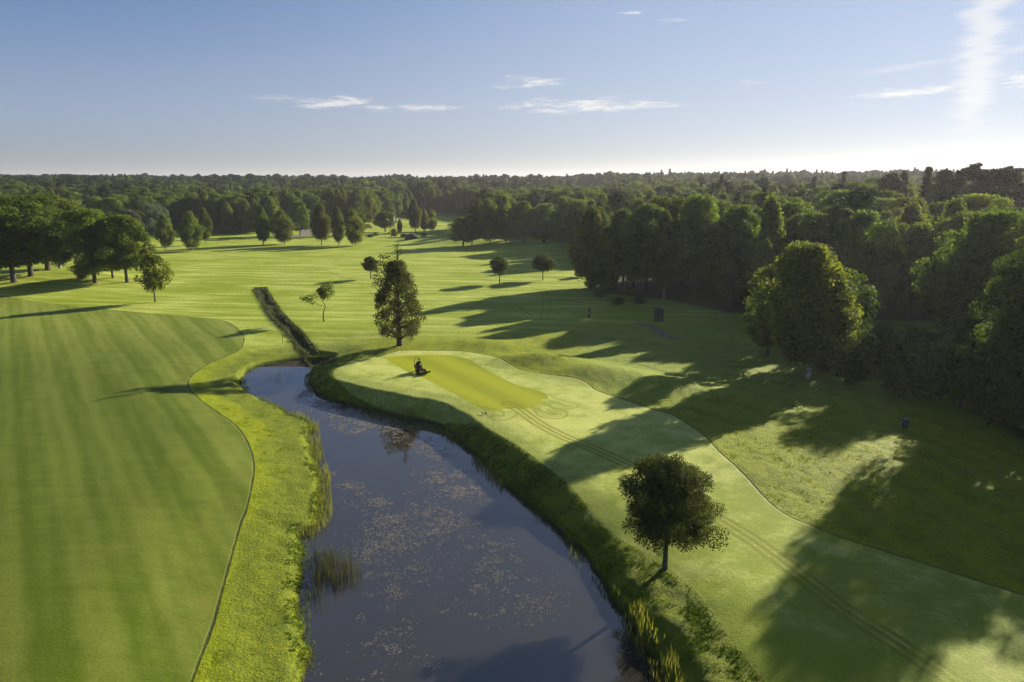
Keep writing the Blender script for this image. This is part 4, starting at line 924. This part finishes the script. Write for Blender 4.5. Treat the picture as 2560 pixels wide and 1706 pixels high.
blades('bulrushes', x4, y4, np.full(len(x4), WL - .1), rs1.uniform(.7, 1.5, len(x4)), .028, .12, M_DREED, 'dark thin bulrushes standing in the shallow left margin', rs1)
# tussocks on the steep right bank, the left lip, the ditch
def tufts(name, x, y, h0, h1, w, mat, label, rs, per=3, lean=.7, tb=0.0, sink=.03):
    x = np.repeat(x, per) + rs.normal(0, .06, len(x) * per); y = np.repeat(y, per) + rs.normal(0, .06, len(y) * per)
    z = Hfull(x.copy(), y.copy()) - sink
    blades(name, x, y, z, rs.uniform(h0, h1, len(x)), w, lean, mat, label, rs, tb)
M = 150000; xx_ = rs1.uniform(-32, 16, M); yy_ = rs1.uniform(27, 101, M)
_, dsn, _ = Hfull(xx_.copy(), yy_.copy(), True); dL = np.abs(sd_line(xx_, yy_, LS)); dR = np.abs(sd_line(xx_, yy_, RS)); shn = sd_poly(xx_, yy_, short)
rightb = (dR < dL) & (dsn > .1) & (dsn < 6) & (shn < -.1); leftb = (dL < dR) & (dsn > .1) & (dsn < 1.1)
keep = (rightb & (vn(xx_ / .9, yy_ / .9, 33) > .32)) | (leftb & (vn(xx_ / .9, yy_ / .9, 34) > .3))
tufts('bank_grass', xx_[keep], yy_[keep], .06, .19, .05, M_TUFT, 'tussocky uncut grass on the pond banks', rs1, 4)
M = 140000; xx_ = rs1.uniform(-36, 50, M); yy_ = rs1.uniform(27, 78, M) ** 1.0
_, dsn, _ = Hfull(xx_.copy(), yy_.copy(), True); shn = sd_poly(xx_, yy_, short); fn = sd_line(xx_, yy_, fair, 120.0); rn = sd_line(xx_, yy_, rline, 60.0)
keep = (dsn > 1.2) & (shn < -.15) & (fn < -.2) & (vn(xx_ / .6, yy_ / .6, 36) > np.where(xx_ < -3, .68, .42))
tufts('rough_grass', xx_[keep], yy_[keep], .03, .08, .05, M_RTUFT, 'longer unmown rough grass beside the fairways', rs1, 3, 1.3)
xa, ya = along(DITCH, rs1, 6500, -1.3, 1.6, 95, 168, 1, 14, .1)
tufts('ditch_weeds', xa, ya, .15, .55, .12, M_WEED, 'weeds and long grass filling the drainage ditch', rs1, 3, .8, .1)

# ------------------------------------------------------------------ mower and driver
M_RED = simple('mower_paint', (.045, .012, .010), .35, .5); M_BLK = simple('black_steel', (.012, .012, .013), .45, .5); M_RUB = simple('tyre_rubber', (.010, .010, .010), .85, .2); M_VINYL = simple('seat_vinyl', (.02, .02, .022), .5, .4)
M_STEEL = simple('reel_steel', (.25, .25, .26), .35, .5, .8); M_WHITE = simple('white_paint', (.75, .75, .73), .5); M_RIM = simple('wheel_rim', (.45, .42, .36), .4, .5, .3)
mp_ = at(1049, 932); HEAD = math.atan2(-.80, .60)
def mower():
    r = empty('ride_on_mower', mp_, HEAD)
    tag(r, 'dark three-reel greens mower with a roll bar, driven across the putting green', 'mower')
    b = MB(); b.box((-.05, 0, .52), (1.5, .50, .16)).box((-.62, 0, .78), (.62, .62, .42), None, .85).box((.52, 0, .66), (.34, .46, .22), (0, .35, 0)); b.box((.30, 0, .50), (.9, 1.15, .06))
    b.box((-.62, 0, 1.02), (.40, .44, .10)); b.tube([(.55, 0, .6), (.42, 0, 1.02)], .05, 8)
    body = b.build('body', M_RED, r, bevel=.03)
    MB().box((-.98, 0, .72), (.10, .50, .34)).build('radiator_grille', M_BLK, body, bevel=.01)
    s = MB(); s.box((-.14, 0, .80), (.50, .52, .13)); s.box((-.40, 0, 1.10), (.13, .50, .56), (0, -.16, 0)); s.box((-.12, .29, .98), (.34, .06, .05)); s.box((-.12, -.29, .98), (.34, .06, .05)); s.build('seat', M_VINYL, r, bevel=.035)
    w = MB(); ring = [(math.cos(t) * .19, math.sin(t) * .19) for t in [i * math.pi / 8 for i in range(17)]]
    w.tube([(.40 - c * .28 * 1.0, s_, 1.05 + c * .8) for c, s_ in [(a, b_) for a, b_ in ring]], .016, 6, False)
    w.tube([(.40, -.18, 1.05), (.40, .18, 1.05)], .012, 5); w.build('steering_wheel', M_BLK, r, True)
    rb = MB(); rb.tube([(-.62, -.42, .6), (-.64, -.42, 1.5), (-.58, -.40, 1.88), (-.45, -.32, 2.0), (-.45, .32, 2.0), (-.58, .40, 1.88), (-.64, .42, 1.5), (-.62, .42, .6)], .032, 8); rb.build('roll_bar', M_BLK, r, True)
    for x, y, R_, wd in ((.45, .56, .27, .24), (.45, -.56, .27, .24), (-.85, 0, .24, .22)):
        wh = MB().lathe([(R_ * .55, -wd / 2), (R_ * .9, -wd / 2), (R_, -wd * .32), (R_, wd * .32), (R_ * .9, wd / 2), (R_ * .55, wd / 2)], (x, y, R_), 20, 'y').build('wheel', M_RUB, r, True)
        MB().lathe([(R_ * .2, -wd * .52), (R_ * .52, -wd * .45), (R_ * .52, wd * .45), (R_ * .2, wd * .52)], (x, y, R_), 14, 'y').build('rim', M_RIM, wh, True)
    for x, y in ((1.05, .46), (1.05, -.46), (.10, 0)):
        c = MB(); c.box((x, y, .30), (.30, .66, .05), (0, -.2, 0)); c.box((x, y + .34, .2), (.34, .03, .22)); c.box((x, y - .34, .2), (.34, .03, .22))
        c.tube([(x, y, .32), (x * .7, y * .7, .50), (x * .45, y * .35, .5)], .03, 6)
        cu = c.build('cutting_unit', M_RED, r, bevel=.008)
        rl = MB()
        for k in range(7):
            t = k * 2 * math.pi / 7; rl.tube([(x + .10 * math.cos(t + q * .8), y - .30 + .15 * q, .15 + .10 * math.sin(t + q * .8)) for q in range(5)], .008, 4)
        rl.tube([(x, y - .32, .15), (x, y + .32, .15)], .02, 6); rl.build('reel', M_STEEL, cu)
        MB().tube([(x - .17, y - .32, .06), (x - .17, y + .32, .06)], .055, 10).build('roller', M_BLK, cu, True)
    for y in (.46, -.46):
        g = MB(); g.box((1.42, y, .30), (.38, .66, .05)); g.box((1.60, y, .38), (.05, .66, .24), (0, .3, 0)); g.box((1.42, y + .32, .36), (.38, .03, .18)); g.box((1.42, y - .32, .36), (.38, .03, .18)); g.build('grass_catcher', M_VINYL, r, bevel=.015)
    MB().tube([(-.95, .25, .9), (-1.05, .35, 1.75)], .012, 5).build('whip_aerial', simple('yellow_plastic', (.5, .42, .08), .5), r)
    for y in (.2, -.2): MB().lathe([(.055, -.02), (.06, .02)], (.70, y, .68), 10, 'x').build('headlight', M_WHITE, r)
mower()

M_CLOTH = simple('dark_workwear', (.016, .017, .024), .9, .15, 0, .01, 25); M_SKIN = simple('skin', (.42, .26, .18), .55, .35); M_BOOT = simple('boots', (.012, .010, .009), .6); M_CAP = simple('cap_cloth', (.012, .013, .017), .85, .15)
def driver():
    V = []; E = []; Rr = []
    def add(p, r, par=None):
        V.append(p); Rr.append(r); i = len(V) - 1
        if par is not None: E.append((par, i))
        return i
    pel = add((-.14, 0, .97), .15); sp = add((-.16, 0, 1.14), .145, pel); ch = add((-.13, 0, 1.34), .165, sp); nk = add((-.09, 0, 1.50), .058, ch); hd0 = add((-.06, 0, 1.585), .078, nk); hd1 = add((-.05, 0, 1.68), .092, hd0); hd2 = add((-.055, 0, 1.745), .070, hd1)
    add((.035, 0, 1.665), .018, hd1)
    for s in (1, -1):
        sh = add((-.12, .19 * s, 1.41), .068, ch); el = add((.04, .27 * s, 1.17), .048, sh); wr = add((.26, .17 * s, 1.12), .032, el); pm = add((.34, .155 * s, 1.10), .036, wr)
        for k in range(4):
            f1 = add((.385, (.13 + .017 * k) * s, 1.105 - .006 * k), .010, pm); f2 = add((.41, (.13 + .017 * k) * s, 1.075 - .004 * k), .009, f1); add((.392, (.13 + .017 * k) * s, 1.05), .008, f2)
        t1 = add((.35, .125 * s, 1.085), .011, pm); add((.375, .11 * s, 1.06), .009, t1)
        hp = add((-.08, .10 * s, .95), .10, pel); kn = add((.34, .15 * s, .97), .068, hp); ank = add((.44, .15 * s, .62), .045, kn); hl = add((.43, .15 * s, .575), .045, ank); add((.60, .16 * s, .565), .038, hl)
    me = bpy.data.meshes.new('person'); me.from_pydata(V, E, []); o = link('person', me, None, mp_ + Vector((0, 0, -.02))); o.rotation_euler = (0, 0, HEAD); o.scale = (1.05, 1.1, 1.06)
    sk = o.modifiers.new('skin', 'SKIN'); sk.use_smooth_shade = True
    for i, r in enumerate(Rr): me.skin_vertices[0].data[i].radius = (r, r)
    me.skin_vertices[0].data[0].use_root = True
    o.modifiers.new('sub', 'SUBSURF').levels = 1; o.modifiers['sub'].render_levels = 2
    dg = bpy.context.evaluated_depsgraph_get(); em = bpy.data.meshes.new_from_object(o.evaluated_get(dg)); o.modifiers.clear(); o.data = em
    em.materials.clear()
    for m in (M_CLOTH, M_SKIN, M_BOOT): em.materials.append(m)
    for f in em.polygons:
        c = f.center; f.material_index = 1 if (c.z > 1.51 or (c.x > .28 and c.z > 1.02 and abs(c.y) < .24)) else 2 if c.z < .62 else 0
        f.use_smooth = True
    cp = MB().lathe([(.105, 1.70), (.108, 1.74), (.095, 1.80), (.05, 1.83), (.005, 1.835)], (-.06, 0, 0), 14); cp.box((.07, 0, 1.715), (.12, .15, .015)); cp.build('cap', M_CAP, o, True)
    for s in (1, -1): MB().lathe([(.004, -.006), (.011, 0), (.004, .006)], (.022, .034 * s, 1.69), 8, 'x').build('eye', M_WHITE, o, True)
    tag(o, 'person in dark workwear and cap sitting on the mower with both hands on the wheel', 'person')
driver()

# ------------------------------------------------------------------ small course furniture
M_WOODP = simple('weathered_wood', (.16, .12, .08), .9, .2, 0, .01, 20); M_GREENP = simple('green_plastic', (.010, .035, .030), .45, .5); M_ROCK = simple('dark_rock', (.055, .055, .06), .9, .3, 0, .25, 1.2, (.03, .03, .034), 1.0)
M_POLE = simple('white_pole', (.8, .8, .8), .4); M_FLAG = simple('white_cloth', (.8, .8, .82), .8)
p = at(655, 724); MB().box((0, 0, .55), (.07, .07, 1.3)).box((0, 0, 1.22), (.09, .09, .05)).build('marker_post', M_WOODP, None).location = p
o = C.objects[-1]; tag(o, 'thin dark marker post at the head of the ditch', 'post')
p = at(707, 861); b = MB().box((0, 0, .55), (.08, .08, 1.3)).box((0, 0, 1.24), (.10, .10, .05)).build('marker_post', M_WOODP, None); b.location = p; tag(b, 'brown marker post on the bank between ditch and pond', 'post')
p = at(2262, 1070)
r = empty('litter_barrel', p); tag(r, 'dark green round litter barrel on the shaded grass at the right', 'bin')
MB().lathe([(.27, 0), (.30, .05), (.30, .3), (.315, .32), (.30, .34), (.30, .66), (.315, .68), (.30, .70), (.29, .96), (.25, .97), (.22, .9)], n=24).build('barrel', M_GREENP, r, True); MB().lathe([(.31, .95), (.325, .98), (.31, 1.01), (.2, 1.03), (.19, .96)], n=24).build('rim', simple('grey_lid', (.25, .26, .28), .4), r, True)
p = at(1475, 796)
r = empty('ball_washer', p); tag(r, 'dark ball washer and litter basket on one post beside the shaded upper tee', 'ball washer')
MB().tube([(0, 0, -.1), (0, 0, 2.0)], .045, 8).build('post', M_BLK, r); MB().box((-.14, 0, 1.55), (.42, .26, .62)).box((-.14, 0, 1.9), (.46, .3, .06)).build('washer_box', M_GREENP, r, bevel=.03)
MB().lathe([(.17, .18), (.21, .7), (.22, .75), (.18, .72)], (-.2, 0, 0), 14).build('basket', M_BLK, r, True); MB().box((.16, 0, 1.1), (.26, .06, .34)).build('sign_panel', M_WOODP, r, bevel=.01)
p = at(1646, 803)
r = empty('wooden_shelter', p, .3); tag(r, 'narrow wooden shelter beside the gravel path at the edge of the big wood', 'shelter')
h = MB().box((0, 0, 1.15), (1.35, 1.3, 2.4)); h.build('walls', simple('shelter_wood', (.07, .055, .04), .9, .2, 0, .01, 20), r, bevel=.03); MB().box((0, 0, 2.42), (1.7, 1.6, .1), (0, .12, 0)).build('roof', simple('roof_felt', (.12, .12, .13), .8), r, bevel=.02); MB().box((-.05, -.66, 1.0), (.75, .05, 1.95)).build('door', simple('dark_door', (.07, .055, .045), .8), r, bevel=.01)
p = at(988, 586); Hf = ztop(539, p.y) - p.z
r = empty('flagpole', p); tag(r, 'tall white flagpole with a limp white flag among the far trees', 'flagpole')
MB().tube([(0, 0, -.2), (0, 0, Hf * .5), (0, 0, Hf)], [.12, .10, .06], 8).build('pole', M_POLE, r, True)
f = MB(); N_f = 8
Vf = [(-(.10 + .16 * j + .05 * math.sin(i * 1.3 + j)), .12 * math.sin(j * 1.7 + i * .6), Hf * .96 - i * .42 - .12 * j) for i in range(N_f) for j in range(4)]
f.add(Vf, [(i * 4 + j, i * 4 + j + 1, (i + 1) * 4 + j + 1, (i + 1) * 4 + j) for i in range(N_f - 1) for j in range(3)]); fo = f.build('flag', M_FLAG, r, True); so = fo.modifiers.new('thick', 'SOLIDIFY'); so.thickness = .02
p = at(1007, 882)
r = empty('golf_flag', p, .4); tag(r, 'small white golf flag lying on the grass at the back of the putting green', 'flag')
MB().tube([(-.9, 0, .04), (1.1, 0, .06)], .014, 6).build('stick', simple('grey_stick', (.2, .2, .22), .5), r); f = MB(); f.add([(-.9 + .13 * i, .08 + .10 * j, .05 + .07 * ((i + j) % 2) + .02 * i) for i in range(5) for j in range(4)], [(i * 4 + j, i * 4 + j + 1, i * 4 + j + 5, i * 4 + j + 4) for i in range(4) for j in range(3)]); f.build('cloth', M_FLAG, r, True)
# boulder
p = at(1026, 598); rr_ = random.Random(4); bm_ = MB(); n1_, n2_ = 14, 9; VV = []
for i in range(n2_ + 1):
    for j in range(n1_):
        a = 2 * math.pi * j / n1_; e = math.pi / 2 * i / n2_; k = 1 + .16 * math.sin(3 * a + 1) + .1 * math.sin(5 * a + i) + rr_.uniform(-.05, .05)
        VV.append((2.7 * k * math.cos(e) ** .8 * math.cos(a), 2.0 * k * math.cos(e) ** .8 * math.sin(a), 2.6 * math.sin(e) ** .9 * (1 + .1 * math.cos(a)) - .25))
bm_.add(VV, [(i * n1_ + j, i * n1_ + (j + 1) % n1_, (i + 1) * n1_ + (j + 1) % n1_, (i + 1) * n1_ + j) for i in range(n2_) for j in range(n1_)])
b = bm_.build('boulder', M_ROCK, None, True); b.location = p; tag(b, 'big dark boulder in a bed of scrub on the far fairway', 'boulder')
# shed end by the gravel path
p = at(757, 573)
r = empty('garden_shed', p, .4); tag(r, 'small white shed with a blue-grey roof behind the far gravel path', 'shed')
MB().box((0, 0, 1.1), (3.2, 2.6, 2.2)).build('walls', M_WHITE, r); g_ = MB(); g_.add([(-1.8, -1.5, 2.15), (1.8, -1.5, 2.15), (1.8, 1.5, 2.15), (-1.8, 1.5, 2.15), (-1.8, 0, 3.0), (1.8, 0, 3.0)], [(0, 1, 5, 4), (2, 3, 4, 5), (0, 4, 3), (1, 2, 5), (0, 3, 2, 1)]); g_.build('roof', simple('slate_roof', (.16, .20, .28), .7), r); MB().box((-.6, -1.33, .95), (.9, .06, 1.9)).build('door', M_WOODP, r)
# mast on the skyline
mx, my = far_xy(262, 2100); mz = gz(mx, my); Hm = ztop(435, my) - mz
r = empty('lattice_mast', (mx, my, mz)); tag(r, 'thin lattice radio mast rising above the left skyline', 'mast')
b = MB(); nb = 9
for sx, sy in ((1, 1), (1, -1), (-1, 1), (-1, -1)): b.tube([(sx * 1.7, sy * 1.7, -2), (sx * .6, sy * .6, Hm * .93)], .22, 4)
for i in range(nb):
    z0, z1 = Hm * .93 * i / nb, Hm * .93 * (i + 1) / nb; w0, w1 = 1.7 - 1.1 * i / nb, 1.7 - 1.1 * (i + 1) / nb
    for a, c in (((1, 1), (1, -1)), ((1, -1), (-1, -1)), ((-1, -1), (-1, 1)), ((-1, 1), (1, 1))): b.tube([(a[0] * w0, a[1] * w0, z0), (c[0] * w1, c[1] * w1, z1)], .12, 4); b.tube([(a[0] * w1, a[1] * w1, z1), (c[0] * w1, c[1] * w1, z1)], .10, 4)
b.tube([(0, 0, Hm * .9), (0, 0, Hm)], .2, 5); b.build('lattice', M_BLK, r)
a_ = MB(); a_.box((0, -1, Hm * .84), (2.6, .6, 3.2)); a_.box((1, .6, Hm * .84), (.6, 1.5, 3.2)); a_.build('antenna_panel', simple('antenna_grey', (.25, .25, .27), .6), r)
# two crows by the edge of the green
M_CROW = simple('black_feathers', (.012, .012, .015), .6)
for (px, py, rz, lab) in ((1206, 1037, 1.9, 'black crow at the lip of the green bank, the left of two'), (1213, 1038, .6, 'black crow at the lip of the green bank, the right of two')):
    p = at(px, py); V = [(-.20, 0, .13), (-.08, 0, .15), (.04, 0, .18), (.11, 0, .24), (.17, 0, .27), (.24, 0, .26), (.02, .04, .10), (.03, .045, 0), (.02, -.04, .10), (.03, -.045, 0)]
    E = [(0, 1), (1, 2), (2, 3), (3, 4), (4, 5), (2, 6), (6, 7), (2, 8), (8, 9)]; Rr = [.02, .065, .07, .04, .042, .008, .012, .007, .012, .007]
    me = bpy.data.meshes.new('crow'); me.from_pydata(V, E, []); o = link('crow', me, None, p); o.rotation_euler = (0, 0, rz); o.modifiers.new('s', 'SKIN')
    for i, q in enumerate(Rr): me.skin_vertices[0].data[i].radius = (q, q)
    me.skin_vertices[0].data[2].use_root = True; o.modifiers.new('u', 'SUBSURF').levels = 1; me.materials.append(M_CROW)
    tag(o, lab, 'crow', 'crows by the green')

# ------------------------------------------------------------------ haze
def haze():
    m = bpy.data.materials.new('morning_haze'); m.use_nodes = True; g = NT(m.node_tree)
    v = g.n('ShaderNodeVolumePrincipled', {'Color': (.92, .94, 1.0), 'Density': HAZE, 'Anisotropy': .42})
    nd = g.t.nodes.new('ShaderNodeOutputMaterial'); g.t.links.new(v, nd.inputs['Volume'])
    b = MB().box((0, 1800, 50), (11000, 9000, 120)).build('haze', m, None); tag(b, 'thin morning haze over the whole landscape', None, None, 'stuff')
HAZE = .0001
haze()
